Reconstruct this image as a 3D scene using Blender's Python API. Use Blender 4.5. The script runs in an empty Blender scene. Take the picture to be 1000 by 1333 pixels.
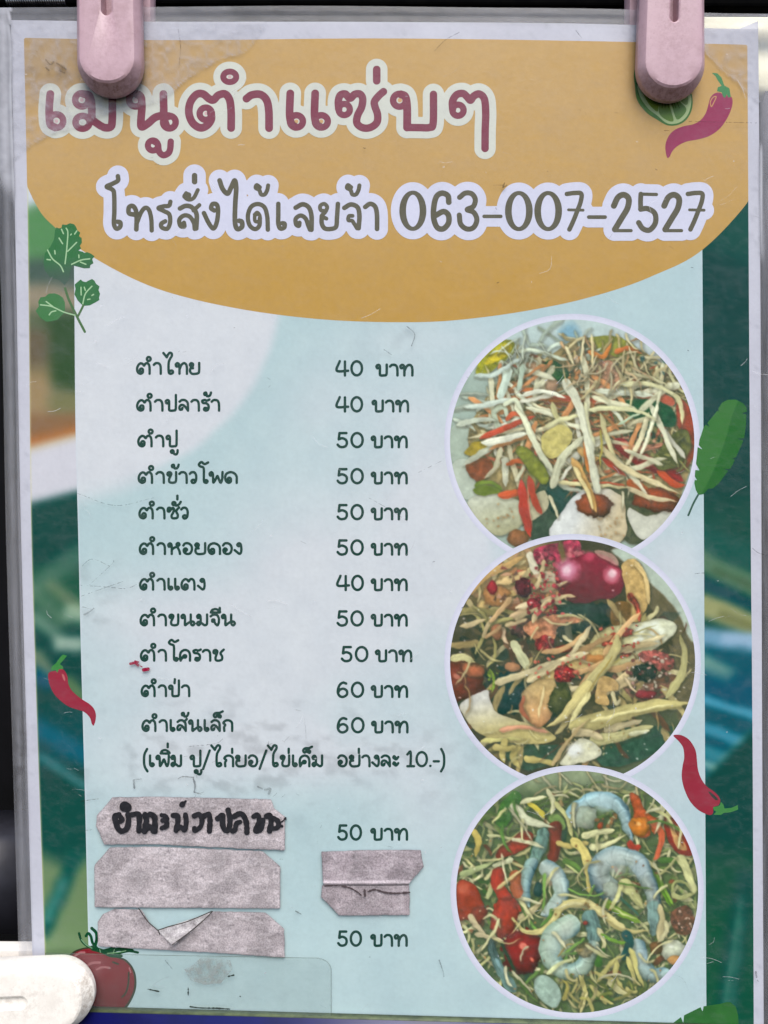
import bpy, math, random
import numpy as np
from mathutils import Vector, Matrix

# ------------------------------------------------------------------ camera
S = 0.00022                      # metres per photo pixel on the card
FPX = 1050.0                     # focal length in photo pixels
DIST = FPX * S
TILT = math.radians(0.85)
scene = bpy.context.scene
cam_d = bpy.data.cameras.new("camera")
cam = bpy.data.objects.new("camera", cam_d)
scene.collection.objects.link(cam)
cam_d.sensor_fit = 'VERTICAL'; cam_d.sensor_height = 36.0
cam_d.lens = 36.0 * FPX / 1333.0
cam_d.clip_start = 0.005; cam_d.clip_end = 50.0
cam.location = (0, -DIST * math.cos(TILT), DIST * math.sin(TILT))
cam.rotation_euler = (math.pi / 2 - TILT, 0, 0)
scene.camera = cam
scene.render.resolution_x = 768; scene.render.resolution_y = 1024

# ------------------------------------------------------------------ world, sun, exposure
SUN_EL, SUN_AZ = math.radians(50), math.radians(172)   # azimuth: direction the light comes from, 180 = from the camera side
world = bpy.data.worlds.new("World"); scene.world = world
world.use_nodes = True
wn = world.node_tree; wn.nodes.clear()
sky = wn.nodes.new('ShaderNodeTexSky'); sky.sky_type = 'NISHITA'; sky.sun_disc = False
sky.sun_elevation = SUN_EL; sky.sun_rotation = SUN_AZ
sky.air_density = 1.0; sky.dust_density = 1.0; sky.ozone_density = 1.0
bg = wn.nodes.new('ShaderNodeBackground'); bg.inputs['Strength'].default_value = 0.10
wo = wn.nodes.new('ShaderNodeOutputWorld')
wn.links.new(sky.outputs[0], bg.inputs[0]); wn.links.new(bg.outputs[0], wo.inputs[0])
sun_d = bpy.data.lights.new("sun", 'SUN'); sun_d.energy = 2.4; sun_d.angle = math.radians(42)
sun_d.color = (1.0, 0.95, 0.88)
sun = bpy.data.objects.new("sun", sun_d); scene.collection.objects.link(sun)
sdir = Vector((math.sin(SUN_AZ) * math.cos(SUN_EL), math.cos(SUN_AZ) * math.cos(SUN_EL), math.sin(SUN_EL)))
sun.rotation_euler = sdir.to_track_quat('Z', 'Y').to_euler()
sun.location = sdir * 2
scene.view_settings.view_transform = 'Standard'
scene.view_settings.look = 'None'
scene.view_settings.exposure = 0.80
scene.view_settings.gamma = 1.0
scene.cycles.transparent_max_bounces = 16
KALB = 0.80                      # reflectance printed ink is given for a display value of 1

# ------------------------------------------------------------------ helpers
CT, ST = math.cos(TILT), math.sin(TILT)
def W(u, v, h=0.0):
    """photo pixel (u, v) -> point on the plane h metres in front of the card"""
    u = np.asarray(u, float); v = np.asarray(v, float); h = np.asarray(h, float)
    a = (u - 500) / FPX; b = -(v - 666.5) / FPX
    t = (DIST * CT - h) / (CT + b * ST)
    return np.stack(np.broadcast_arrays(a * t, -DIST * CT + t * (CT + b * ST), DIST * ST + t * (b * CT - ST)), -1)

def lin(c):
    c = np.asarray(c, float) / 255.0
    return np.where(c <= 0.04045, c / 12.92, ((c + 0.055) / 1.055) ** 2.4)

def _hash(ix, iy, seed):
    n = (ix.astype(np.int64) * 374761393 + iy.astype(np.int64) * 668265263 + seed * 1274126177) & 0x7fffffff
    n = ((n ^ (n >> 13)) * 1274126177) & 0x7fffffff
    n = n ^ (n >> 16)
    return (n & 0xffff) / 65535.0
def vnoise(x, y, seed=0):
    x = np.asarray(x, float); y = np.asarray(y, float)
    ix = np.floor(x); iy = np.floor(y); fx = x - ix; fy = y - iy
    fx = fx * fx * (3 - 2 * fx); fy = fy * fy * (3 - 2 * fy)
    a = _hash(ix, iy, seed); b = _hash(ix + 1, iy, seed); c = _hash(ix, iy + 1, seed); d = _hash(ix + 1, iy + 1, seed)
    return (a * (1 - fx) + b * fx) * (1 - fy) + (c * (1 - fx) + d * fx) * fy
def fbm(x, y, scale, seed=0, octs=4):
    s = 0; amp = 0.5; tot = 0
    x = np.asarray(x, float) / scale; y = np.asarray(y, float) / scale
    for i in range(octs):
        s = s + amp * vnoise(x + 17.3 * i, y - 9.1 * i, seed + i); tot += amp
        amp *= 0.5; x = x * 2.03; y = y * 2.03
    return s / tot            # 0..1
def sst(a, b, x):
    t = np.clip((np.asarray(x, float) - a) / (b - a), 0, 1); return t * t * (3 - 2 * t)
def ink(c):
    return np.maximum(lin(np.clip(c, 0, 255)) * KALB - 0.010, 0.002)
def curve(tab):
    xs = np.array([p[0] for p in tab], float); ys = np.array([p[1] for p in tab], float)
    m = np.gradient(ys, xs)
    def f(x):
        x = np.asarray(x, float); xc = np.clip(x, xs[0], xs[-1])
        i = np.clip(np.searchsorted(xs, xc) - 1, 0, len(xs) - 2)
        h = xs[i + 1] - xs[i]; t = (xc - xs[i]) / h
        return (ys[i] * (2*t**3 - 3*t**2 + 1) + h * m[i] * (t**3 - 2*t**2 + t) + ys[i+1] * (3*t**2 - 2*t**3) + h * m[i+1] * (t**3 - t**2))
    return f
def smooth(pts, closed=False, step=0.6):
    """centripetal-ish Catmull-Rom through pts, resampled"""
    P = np.array(pts, float)
    if len(P) == 1: return P
    if closed: Q = np.vstack([P[-1], P, P[0], P[1]])
    else: Q = np.vstack([2 * P[0] - P[1], P, 2 * P[-1] - P[-2]])
    out = []
    for i in range(1, len(Q) - 2):
        p0, p1, p2, p3 = Q[i-1], Q[i], Q[i+1], Q[i+2]
        n = max(1, int(np.hypot(*(p2 - p1)[:2]) / step))
        t = (np.arange(n) / n)[:, None]
        out.append(0.5 * ((2*p1) + (-p0 + p2)*t + (2*p0 - 5*p1 + 4*p2 - p3)*t**2 + (-p0 + 3*p1 - 3*p2 + p3)*t**3))
    if not closed: out.append(Q[-2][None])
    return np.vstack(out)

COL = scene.collection
def link(o, parent=None):
    COL.objects.link(o)
    if parent is not None:
        o.parent = parent
    return o
def tag(o, label=None, cat=None, group=None, kind=None):
    if label: o['label'] = label
    if cat: o['category'] = cat
    if group: o['group'] = group
    if kind: o['kind'] = kind
    return o
def origin_of(o):
    p = Vector((0, 0, 0))
    while o is not None:
        p = p + o.location; o = o.parent
    return p
def empty(name, loc, label, cat, group=None):
    o = bpy.data.objects.new(name, None); o.empty_display_size = 0.01
    o.location = loc; COL.objects.link(o)
    return tag(o, label, cat, group)

def mesh_obj(name, verts, faces, mat, parent=None, col=None, shade=False):
    """verts Nx3 world; faces: list of (k-gon index arrays of equal k) or a python list of tuples"""
    off = np.array(origin_of(parent)) if parent is not None else np.zeros(3)
    verts = np.asarray(verts, float)
    if parent is None:                       # a thing of its own: origin at its middle bottom
        off = np.array([verts[:, 0].mean(), verts[:, 1].mean(), verts[:, 2].min()])
    me = bpy.data.meshes.new(name)
    loops = []; starts = []; n = 0
    for F in faces:
        F = np.asarray(F)
        if F.ndim == 1: F = F[None]
        if F.size == 0: continue
        k = F.shape[1]
        starts.append(n + np.arange(len(F)) * k); loops.append(F.reshape(-1)); n += F.size
    loops = np.concatenate(loops).astype(np.int32); starts = np.concatenate(starts).astype(np.int32)
    me.vertices.add(len(verts)); me.vertices.foreach_set('co', (verts - off).astype(np.float32).ravel())
    me.loops.add(len(loops)); me.loops.foreach_set('vertex_index', loops)
    me.polygons.add(len(starts)); me.polygons.foreach_set('loop_start', starts)
    me.update(calc_edges=True)
    if shade: me.polygons.foreach_set('use_smooth', np.ones(len(starts), bool))
    if col is not None:
        col = np.asarray(col, float)
        if col.shape[1] == 3: col = np.hstack([col, np.ones((len(col), 1))])
        at = me.color_attributes.new('Col', 'FLOAT_COLOR', 'POINT')
        at.data.foreach_set('color', col.astype(np.float32).ravel())
    me.materials.append(mat)
    o = bpy.data.objects.new(name, me)
    if parent is None: o.location = off
    link(o, parent)
    return o

def march(F, u0, v0, g):
    """polygons of the region F > 0 on a regular grid; returns uv points and faces"""
    H, Wd = F.shape
    ins = F > 0
    c = [ins[:-1, :-1], ins[:-1, 1:], ins[1:, 1:], ins[1:, :-1]]
    cnt = sum(x.astype(int) for x in c)
    full = cnt == 4
    idx = -np.ones(F.shape, np.int64)
    used = np.zeros(F.shape, bool)
    used |= ins
    ids = np.flatnonzero(used.ravel()); idx.ravel()[ids] = np.arange(len(ids))
    vv, uu = np.unravel_index(ids, F.shape)
    pts = [np.stack([u0 + uu * g, v0 + vv * g], -1)]
    n = len(ids)
    fy, fx = np.nonzero(full)
    quads = np.stack([idx[fy, fx], idx[fy+1, fx], idx[fy+1, fx+1], idx[fy, fx+1]], -1)
    faces = [quads] if len(quads) else []
    ed = {}; extra = []
    by, bx = np.nonzero((cnt > 0) & (cnt < 4))
    polys = {}
    Fl = F.tolist() if len(by) > 3000 else F
    cor = ((0, 0), (1, 0), (1, 1), (0, 1))     # y, x going down first = facing the viewer
    for y, x in zip(by.tolist(), bx.tolist()):
        poly = []
        for k in range(4):
            ya, xa = y + cor[k][0], x + cor[k][1]
            kb = cor[(k + 1) & 3]; yb, xb = y + kb[0], x + kb[1]
            fa = Fl[ya][xa]; fb = Fl[yb][xb]
            if fa > 0: poly.append(int(idx[ya, xa]))
            if (fa > 0) != (fb > 0):
                key = (ya, xa, yb, xb) if (ya, xa) < (yb, xb) else (yb, xb, ya, xa)
                i = ed.get(key)
                if i is None:
                    t = fa / (fa - fb); t = min(max(t, 0.02), 0.98)
                    i = n + len(extra); ed[key] = i
                    extra.append((u0 + (xa + (xb - xa) * t) * g, v0 + (ya + (yb - ya) * t) * g))
                poly.append(i)
        if len(poly) >= 3: polys.setdefault(len(poly), []).append(poly)
    if extra: pts.append(np.array(extra))
    for k, L in polys.items(): faces.append(np.array(L))
    return np.vstack(pts), faces

def stamp(F, u0, v0, g, P, r, soft=None):
    """F = max(F, r - dist) for every sample in P (Nx2); r scalar or per-sample"""
    r = np.broadcast_to(np.asarray(r, float), (len(P),))
    H, Wd = F.shape
    for (x, y), rr in zip(P, r):
        m = rr + 2.2 * g
        x0 = max(int((x - m - u0) / g), 0); x1 = min(int((x + m - u0) / g) + 2, Wd)
        y0 = max(int((y - m - v0) / g), 0); y1 = min(int((y + m - v0) / g) + 2, H)
        if x0 >= x1 or y0 >= y1: continue
        dx = (u0 + np.arange(x0, x1) * g - x)[None, :]; dy = (v0 + np.arange(y0, y1) * g - y)[:, None]
        d = rr - np.sqrt(dx * dx + dy * dy)
        np.maximum(F[y0:y1, x0:x1], d, out=F[y0:y1, x0:x1])

def seg_dist(U, V, P, closed):
    P = np.asarray(P, float)
    A = P if closed else P[:-1]; B = np.roll(P, -1, 0) if closed else P[1:]
    d2 = np.full(U.shape, 1e18); inside = np.zeros(U.shape, bool)
    for (ax, ay), (bx, by) in zip(A, B):
        ex, ey = bx - ax, by - ay; L = ex*ex + ey*ey + 1e-12
        t = np.clip(((U - ax) * ex + (V - ay) * ey) / L, 0, 1)
        d = (U - ax - t*ex)**2 + (V - ay - t*ey)**2
        np.minimum(d2, d, out=d2)
        if closed:
            c = ((ay > V) != (by > V)) & (U < ex * (V - ay) / (ey if ey else 1e-12) + ax)
            inside ^= c
    d = np.sqrt(d2)
    return np.where(inside, d, -d) if closed else d

def flat(name, uv, faces, h, mat, parent, colour, **kw):
    """a thin print layer: uv points in photo pixels, colour = rgb 0-255 or fn(u, v) -> Nx3"""
    c = colour(uv[:, 0], uv[:, 1]) if callable(colour) else np.tile(np.array(colour, float), (len(uv), 1))
    return mesh_obj(name, W(uv[:, 0], uv[:, 1], h), faces, mat, parent, ink(c), **kw)

def stroke_shape(name, paths, g, h, mat, parent, colour, grow=0.0):
    """paths: list of (Nx2 sample points, radius)"""
    allp = np.vstack([p for p, r in paths]); rm = max(np.max(r) for p, r in paths) + grow + 3 * g
    u0, v0 = allp.min(0) - rm; u1, v1 = allp.max(0) + rm
    F = np.full((int((v1 - v0) / g) + 2, int((u1 - u0) / g) + 2), -9.0)
    for p, r in paths: stamp(F, u0, v0, g, p, np.asarray(r) + grow)
    uv, faces = march(F, u0, v0, g)
    return flat(name, uv, faces, h, mat, parent, colour)

def poly_shape(name, pts, g, h, mat, parent, colour, sm=True, step=2.0, cut=None):
    P = smooth(pts, True, step) if sm else np.array(pts, float)
    u0, v0 = P.min(0) - 2 * g; u1, v1 = P.max(0) + 2 * g
    U, V = np.meshgrid(np.arange(u0, u1 + g, g), np.arange(v0, v1 + g, g))
    F = seg_dist(U, V, P, True)
    if cut is not None: F = np.minimum(F, cut(U, V))
    uv, faces = march(F, u0, v0, g)
    return flat(name, uv, faces, h, mat, parent, colour)

def zc(ox, oy, s):
    """returns a converter from a zoomed drawing's coordinates to photo pixels"""
    def f(pts): 
        P = np.array(pts, float); P[..., 0] = ox + P[..., 0] / s; P[..., 1] = oy + P[..., 1] / s
        return P
    return f
def ring(cx, cy, rx, ry=None, n=40):
    ry = ry or rx; t = np.linspace(0, 2 * math.pi, n)
    return np.stack([cx + rx * np.cos(t), cy + ry * np.sin(t)], -1)

# ------------------------------------------------------------------ materials
def new_mat(name):
    m = bpy.data.materials.new(name); m.use_nodes = True
    nt = m.node_tree; nt.nodes.clear()
    out = nt.nodes.new('ShaderNodeOutputMaterial')
    return m, nt, out
def N(nt, t, **kw):
    n = nt.nodes.new(t)
    for k, v in kw.items():
        if k.startswith('i_'): n.inputs[k[2:].replace('_', ' ')].default_value = v
        else: setattr(n, k, v)
    return n
def L(nt, a, b): nt.links.new(a, b)

def mat_print():
    m, nt, out = new_mat('printed_paper')
    a = N(nt, 'ShaderNodeAttribute', attribute_name='Col')
    tc = N(nt, 'ShaderNodeTexCoord')
    no = N(nt, 'ShaderNodeTexNoise', i_Scale=900.0, i_Detail=3.0)
    mr = N(nt, 'ShaderNodeMapRange'); mr.inputs['To Min'].default_value = 0.94; mr.inputs['To Max'].default_value = 1.06
    geo = N(nt, 'ShaderNodeNewGeometry')
    L(nt, geo.outputs['Position'], no.inputs['Vector']); L(nt, no.outputs[0], mr.inputs[0])
    mx = N(nt, 'ShaderNodeVectorMath', operation='SCALE')
    L(nt, a.outputs['Color'], mx.inputs[0]); L(nt, mr.outputs[0], mx.inputs['Scale'])
    p = N(nt, 'ShaderNodeBsdfPrincipled'); p.inputs['Roughness'].default_value = 0.7
    p.inputs['Specular IOR Level'].default_value = 0.05
    L(nt, mx.outputs[0], p.inputs['Base Color']); L(nt, p.outputs[0], out.inputs[0])
    return m
def mat_film(name='laminate_film', rough=0.16, bump=0.22, refl=0.007):
    m, nt, out = new_mat(name)
    a = N(nt, 'ShaderNodeAttribute', attribute_name='Col')
    geo = N(nt, 'ShaderNodeNewGeometry')
    n1 = N(nt, 'ShaderNodeTexNoise', i_Scale=260.0, i_Detail=6.0, i_Roughness=0.65)
    n2 = N(nt, 'ShaderNodeTexNoise', i_Scale=2600.0, i_Detail=2.0)
    L(nt, geo.outputs['Position'], n1.inputs['Vector']); L(nt, geo.outputs['Position'], n2.inputs['Vector'])
    ad = N(nt, 'ShaderNodeMath', operation='MULTIPLY_ADD'); ad.inputs[1].default_value = 0.15
    L(nt, n2.outputs[0], ad.inputs[0]); L(nt, n1.outputs[0], ad.inputs[2])
    bp = N(nt, 'ShaderNodeBump'); bp.inputs['Strength'].default_value = bump; bp.inputs['Distance'].default_value = 0.0006
    L(nt, ad.outputs[0], bp.inputs['Height'])
    tr = N(nt, 'ShaderNodeBsdfTransparent')
    di = N(nt, 'ShaderNodeBsdfDiffuse'); L(nt, a.outputs['Color'], di.inputs[0])
    gl = N(nt, 'ShaderNodeBsdfGlossy'); gl.inputs['Roughness'].default_value = rough
    gl.inputs['Color'].default_value = (1, 1, 1, 1)
    L(nt, bp.outputs[0], gl.inputs['Normal'])
    m1 = N(nt, 'ShaderNodeMixShader'); L(nt, a.outputs['Alpha'], m1.inputs[0]); L(nt, tr.outputs[0], m1.inputs[1]); L(nt, di.outputs[0], m1.inputs[2])
    lw = N(nt, 'ShaderNodeLayerWeight'); lw.inputs[0].default_value = 0.5; L(nt, bp.outputs[0], lw.inputs['Normal'])
    pw = N(nt, 'ShaderNodeMath', operation='POWER'); L(nt, lw.outputs['Facing'], pw.inputs[0]); pw.inputs[1].default_value = 5.0
    fr = N(nt, 'ShaderNodeMath', operation='MULTIPLY_ADD'); L(nt, pw.outputs[0], fr.inputs[0]); fr.inputs[1].default_value = 0.8; fr.inputs[2].default_value = refl
    m2 = N(nt, 'ShaderNodeMixShader'); L(nt, fr.outputs[0], m2.inputs[0]); L(nt, m1.outputs[0], m2.inputs[1]); L(nt, gl.outputs[0], m2.inputs[2])
    L(nt, m2.outputs[0], out.inputs[0])
    return m
def mat_plastic(name, base, dirt, scale=120.0, rough=0.42, amt=0.5, bump=0.25):
    m, nt, out = new_mat(name)
    tc = N(nt, 'ShaderNodeNewGeometry')
    n1 = N(nt, 'ShaderNodeTexNoise', i_Scale=scale, i_Detail=7.0, i_Roughness=0.68)
    n2 = N(nt, 'ShaderNodeTexNoise', i_Scale=scale * 9, i_Detail=4.0)
    for n in (n1, n2): L(nt, tc.outputs['Position'], n.inputs['Vector'])
    cr = N(nt, 'ShaderNodeValToRGB'); cr.color_ramp.elements[0].position = 0.47; cr.color_ramp.elements[1].position = 0.75
    cr.color_ramp.elements[0].color = (0, 0, 0, 1); cr.color_ramp.elements[1].color = (amt, amt, amt, 1)
    L(nt, n1.outputs[0], cr.inputs[0])
    cr2 = N(nt, 'ShaderNodeValToRGB'); cr2.color_ramp.elements[0].position = 0.60; cr2.color_ramp.elements[1].position = 0.72
    cr2.color_ramp.elements[0].color = (0, 0, 0, 1); cr2.color_ramp.elements[1].color = (amt*.8, amt*.8, amt*.8, 1)
    L(nt, n2.outputs[0], cr2.inputs[0])
    mxx = N(nt, 'ShaderNodeMath', operation='MAXIMUM'); L(nt, cr.outputs[0], mxx.inputs[0]); L(nt, cr2.outputs[0], mxx.inputs[1])
    at = N(nt, 'ShaderNodeAttribute', attribute_name='Col')
    n3 = N(nt, 'ShaderNodeTexNoise', i_Scale=scale * 4, i_Detail=6.0, i_Roughness=0.75); L(nt, tc.outputs['Position'], n3.inputs['Vector'])
    cr3 = N(nt, 'ShaderNodeMapRange'); cr3.inputs['From Min'].default_value = .42; cr3.inputs['From Max'].default_value = .62; L(nt, n3.outputs[0], cr3.inputs[0])
    gm = N(nt, 'ShaderNodeMath', operation='MULTIPLY'); L(nt, at.outputs['Color'], gm.inputs[0]); L(nt, cr3.outputs[0], gm.inputs[1])
    mx2 = N(nt, 'ShaderNodeMath', operation='MAXIMUM'); L(nt, mxx.outputs[0], mx2.inputs[0]); L(nt, gm.outputs[0], mx2.inputs[1])
    mix = N(nt, 'ShaderNodeMix', data_type='RGBA')
    mix.inputs['A'].default_value = (*lin(base), 1); mix.inputs['B'].default_value = (*lin(dirt), 1)
    L(nt, mx2.outputs[0], mix.inputs['Factor'])
    p = N(nt, 'ShaderNodeBsdfPrincipled'); p.inputs['Roughness'].default_value = rough
    L(nt, mix.outputs['Result'], p.inputs['Base Color'])
    bp = N(nt, 'ShaderNodeBump'); bp.inputs['Strength'].default_value = bump; bp.inputs['Distance'].default_value = 0.0004
    L(nt, n1.outputs[0], bp.inputs['Height']); L(nt, bp.outputs[0], p.inputs['Normal'])
    L(nt, p.outputs[0], out.inputs[0])
    return m
def mat_tape():
    m, nt, out = new_mat('crumpled_paper_tape')
    a = N(nt, 'ShaderNodeAttribute', attribute_name='Col')
    geo = N(nt, 'ShaderNodeNewGeometry')
    n1 = N(nt, 'ShaderNodeTexNoise', i_Scale=2100.0, i_Detail=5.0, i_Roughness=0.75)
    L(nt, geo.outputs['Position'], n1.inputs['Vector'])
    mr = N(nt, 'ShaderNodeMapRange'); mr.inputs['From Min'].default_value = 0.38; mr.inputs['From Max'].default_value = 0.62
    mr.inputs['To Min'].default_value = 0.72; mr.inputs['To Max'].default_value = 1.34
    L(nt, n1.outputs[0], mr.inputs[0])
    mx = N(nt, 'ShaderNodeVectorMath', operation='SCALE'); L(nt, a.outputs['Color'], mx.inputs[0]); L(nt, mr.outputs[0], mx.inputs['Scale'])
    p = N(nt, 'ShaderNodeBsdfPrincipled'); p.inputs['Roughness'].default_value = 0.5
    L(nt, mx.outputs[0], p.inputs['Base Color'])
    bp = N(nt, 'ShaderNodeBump'); bp.inputs['Strength'].default_value = 0.35; bp.inputs['Distance'].default_value = 0.0003
    L(nt, n1.outputs[0], bp.inputs['Height']); L(nt, bp.outputs[0], p.inputs['Normal']); L(nt, p.outputs[0], out.inputs[0])
    return m
def mat_plain(name, rgb, rough=0.6, rgb2=None, scale=60.0, bump=0.0, spec=0.5):
    m, nt, out = new_mat(name)
    p = N(nt, 'ShaderNodeBsdfPrincipled'); p.inputs['Roughness'].default_value = rough
    p.inputs['Specular IOR Level'].default_value = spec
    geo = N(nt, 'ShaderNodeNewGeometry')
    n1 = N(nt, 'ShaderNodeTexNoise', i_Scale=scale, i_Detail=5.0, i_Roughness=0.6); L(nt, geo.outputs['Position'], n1.inputs['Vector'])
    mix = N(nt, 'ShaderNodeMix', data_type='RGBA')
    mix.inputs['A'].default_value = (*lin(rgb), 1); mix.inputs['B'].default_value = (*lin(rgb2 or rgb), 1)
    mr = N(nt, 'ShaderNodeMapRange'); mr.inputs['From Min'].default_value = 0.4; mr.inputs['From Max'].default_value = 0.65
    L(nt, n1.outputs[0], mr.inputs[0]); L(nt, mr.outputs[0], mix.inputs['Factor']); L(nt, mix.outputs['Result'], p.inputs['Base Color'])
    if bump:
        bp = N(nt, 'ShaderNodeBump'); bp.inputs['Strength'].default_value = bump; bp.inputs['Distance'].default_value = 0.001
        L(nt, n1.outputs[0], bp.inputs['Height']); L(nt, bp.outputs[0], p.inputs['Normal'])
    L(nt, p.outputs[0], out.inputs[0])
    return m
M_PRINT = mat_print(); M_FILM = mat_film(); M_TAPE = mat_tape()
mm = 0.001
# ================================================================== large structure: the laminated menu
base = W(500, 1360, 0)
CARD = empty('menu_card', tuple(base), 'laminated Thai papaya salad menu with orange header, price list and three round food pictures', 'menu')

def grid_shape(name, fl, fr, ft, fb, g, h, mat, parent, colour, alpha=None, disp=None, shade=False):
    """quad grid between left/right curves (functions of v) and top/bottom curves (functions of u)"""
    vt = float(np.mean(ft(np.array([fl(0.), fr(0.)])))); vb = float(np.mean(fb(np.array([fl(1300.), fr(1300.)]))))
    um = float(fr(600.) - fl(600.))
    nu = int(um / g) + 1; nv = int((vb - vt) / g) + 1
    s, t = np.meshgrid(np.linspace(0, 1, nu + 1), np.linspace(0, 1, nv + 1))
    V = vt + (vb - vt) * t
    for _ in range(3):
        U = fl(V) + (fr(V) - fl(V)) * s
        V = ft(U) + (fb(U) - ft(U)) * t
    u = U.ravel(); v = V.ravel()
    i = np.arange((nu + 1) * (nv + 1)).reshape(nv + 1, nu + 1)
    quads = np.stack([i[:-1, :-1], i[1:, :-1], i[1:, 1:], i[:-1, 1:]], -1).reshape(-1, 4)
    hh = h + (disp(u, v) if disp is not None else 0)
    if callable(colour): c = colour(u, v)
    else: c = np.tile(np.array(colour, float), (len(u), 1))
    c = ink(c[:, :3])
    if alpha is not None: c = np.hstack([c, np.clip(alpha(u, v), 0, 1)[:, None]])
    return mesh_obj(name, W(u, v, hh), [quads], mat, parent, c, shade)
K = lambda c: (lambda x: np.full(np.shape(x), float(c)))

paperL = curve([(20, 14), (130, 16.5), (300, 20), (400, 21.8), (700, 27.5), (900, 33), (1230, 42), (1370, 46)])
paperR = curve([(20, 987), (300, 989.5), (600, 991), (1000, 992.5), (1370, 994.5)])
paperT = curve([(0, 26), (180, 28), (500, 28.5), (840, 33), (930, 37), (1000, 38)])
printL = curve([(40, 31), (130, 33), (250, 35.5), (400, 37.5), (700, 41), (900, 47), (1230, 58), (1370, 62)])
printR = curve([(50, 973), (300, 974.5), (600, 976.5), (930, 979.5), (1370, 981.5)])
printT = curve([(20, 49), (180, 52), (500, 50), (840, 55), (985, 58.5)])
listL = curve([(250, 95.5), (400, 97), (560, 98.5), (700, 102), (850, 105.5), (1000, 109.7), (1240, 115.5), (1370, 119)])
listR = curve([(250, 914), (600, 916), (1000, 918), (1370, 920)])
headB = curve([(25, 215), (33, 236), (38.8, 250), (51.4, 274), (72.7, 297), (100, 321), (122.6, 335.5), (139.7, 345.5), (200, 374), (250, 389), (301, 400), (400, 414), (520, 419.5), (560, 419), (640, 411.5), (700, 402), (760, 389), (850, 359), (914, 325.5), (950, 291), (973.8, 262.5), (990, 238)])

def mixc(a, b, m):
    a = np.asarray(a, float); b = np.asarray(b, float); m = np.asarray(m)[:, None]
    return a * (1 - m) + b * m

def c_paper(u, v):
    n = fbm(u, v, 40, 3)
    return mixc((206, 207, 218), (194, 194, 206), n) - 12 * sst(0.66, 0.8, fbm(u, v, 6, 8))[:, None]
# body of the paper is a closed thin slab
def slab(name, fl, fr, ft, fb, h0, h1, mat, parent, colour, g=20):
    """front sheet plus edges and back, closed"""
    vs = np.linspace(float(ft(np.array(100.))), float(fb(np.array(100.))), 60)
    loop = [(float(fl(v)), v) for v in vs]
    us = np.linspace(loop[-1][0], float(fr(vs[-1])), 40)[1:]
    loop += [(u, float(fb(u))) for u in us]
    loop += [(float(fr(v)), v) for v in vs[::-1][1:]]
    us = np.linspace(float(fr(vs[0])), float(fl(vs[0])), 40)[1:-1]
    loop += [(u, float(ft(u))) for u in us]
    P = np.array(loop); n = len(P)
    a = W(P[:, 0], P[:, 1], h0); b = W(P[:, 0], P[:, 1], h1)
    i = np.arange(n); j = (i + 1) % n
    sides = np.stack([i, j, j + n, i + n], -1)
    front = (np.arange(n) + n)[None]; back = np.arange(n)[::-1][None]
    c = lin(np.tile(np.array(colour, float), (2 * n, 1))) * KALB
    return mesh_obj(name, np.vstack([a, b]), [sides, front, back], mat, parent, c)
slab('paper_core', paperL, paperR, paperT, K(1368), -0.25 * mm, -0.02 * mm, M_PRINT, CARD, (205, 205, 212))
paper = grid_shape('paper', paperL, paperR, paperT, K(1368), 5, 0.004 * mm, M_PRINT, CARD, c_paper)

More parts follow.
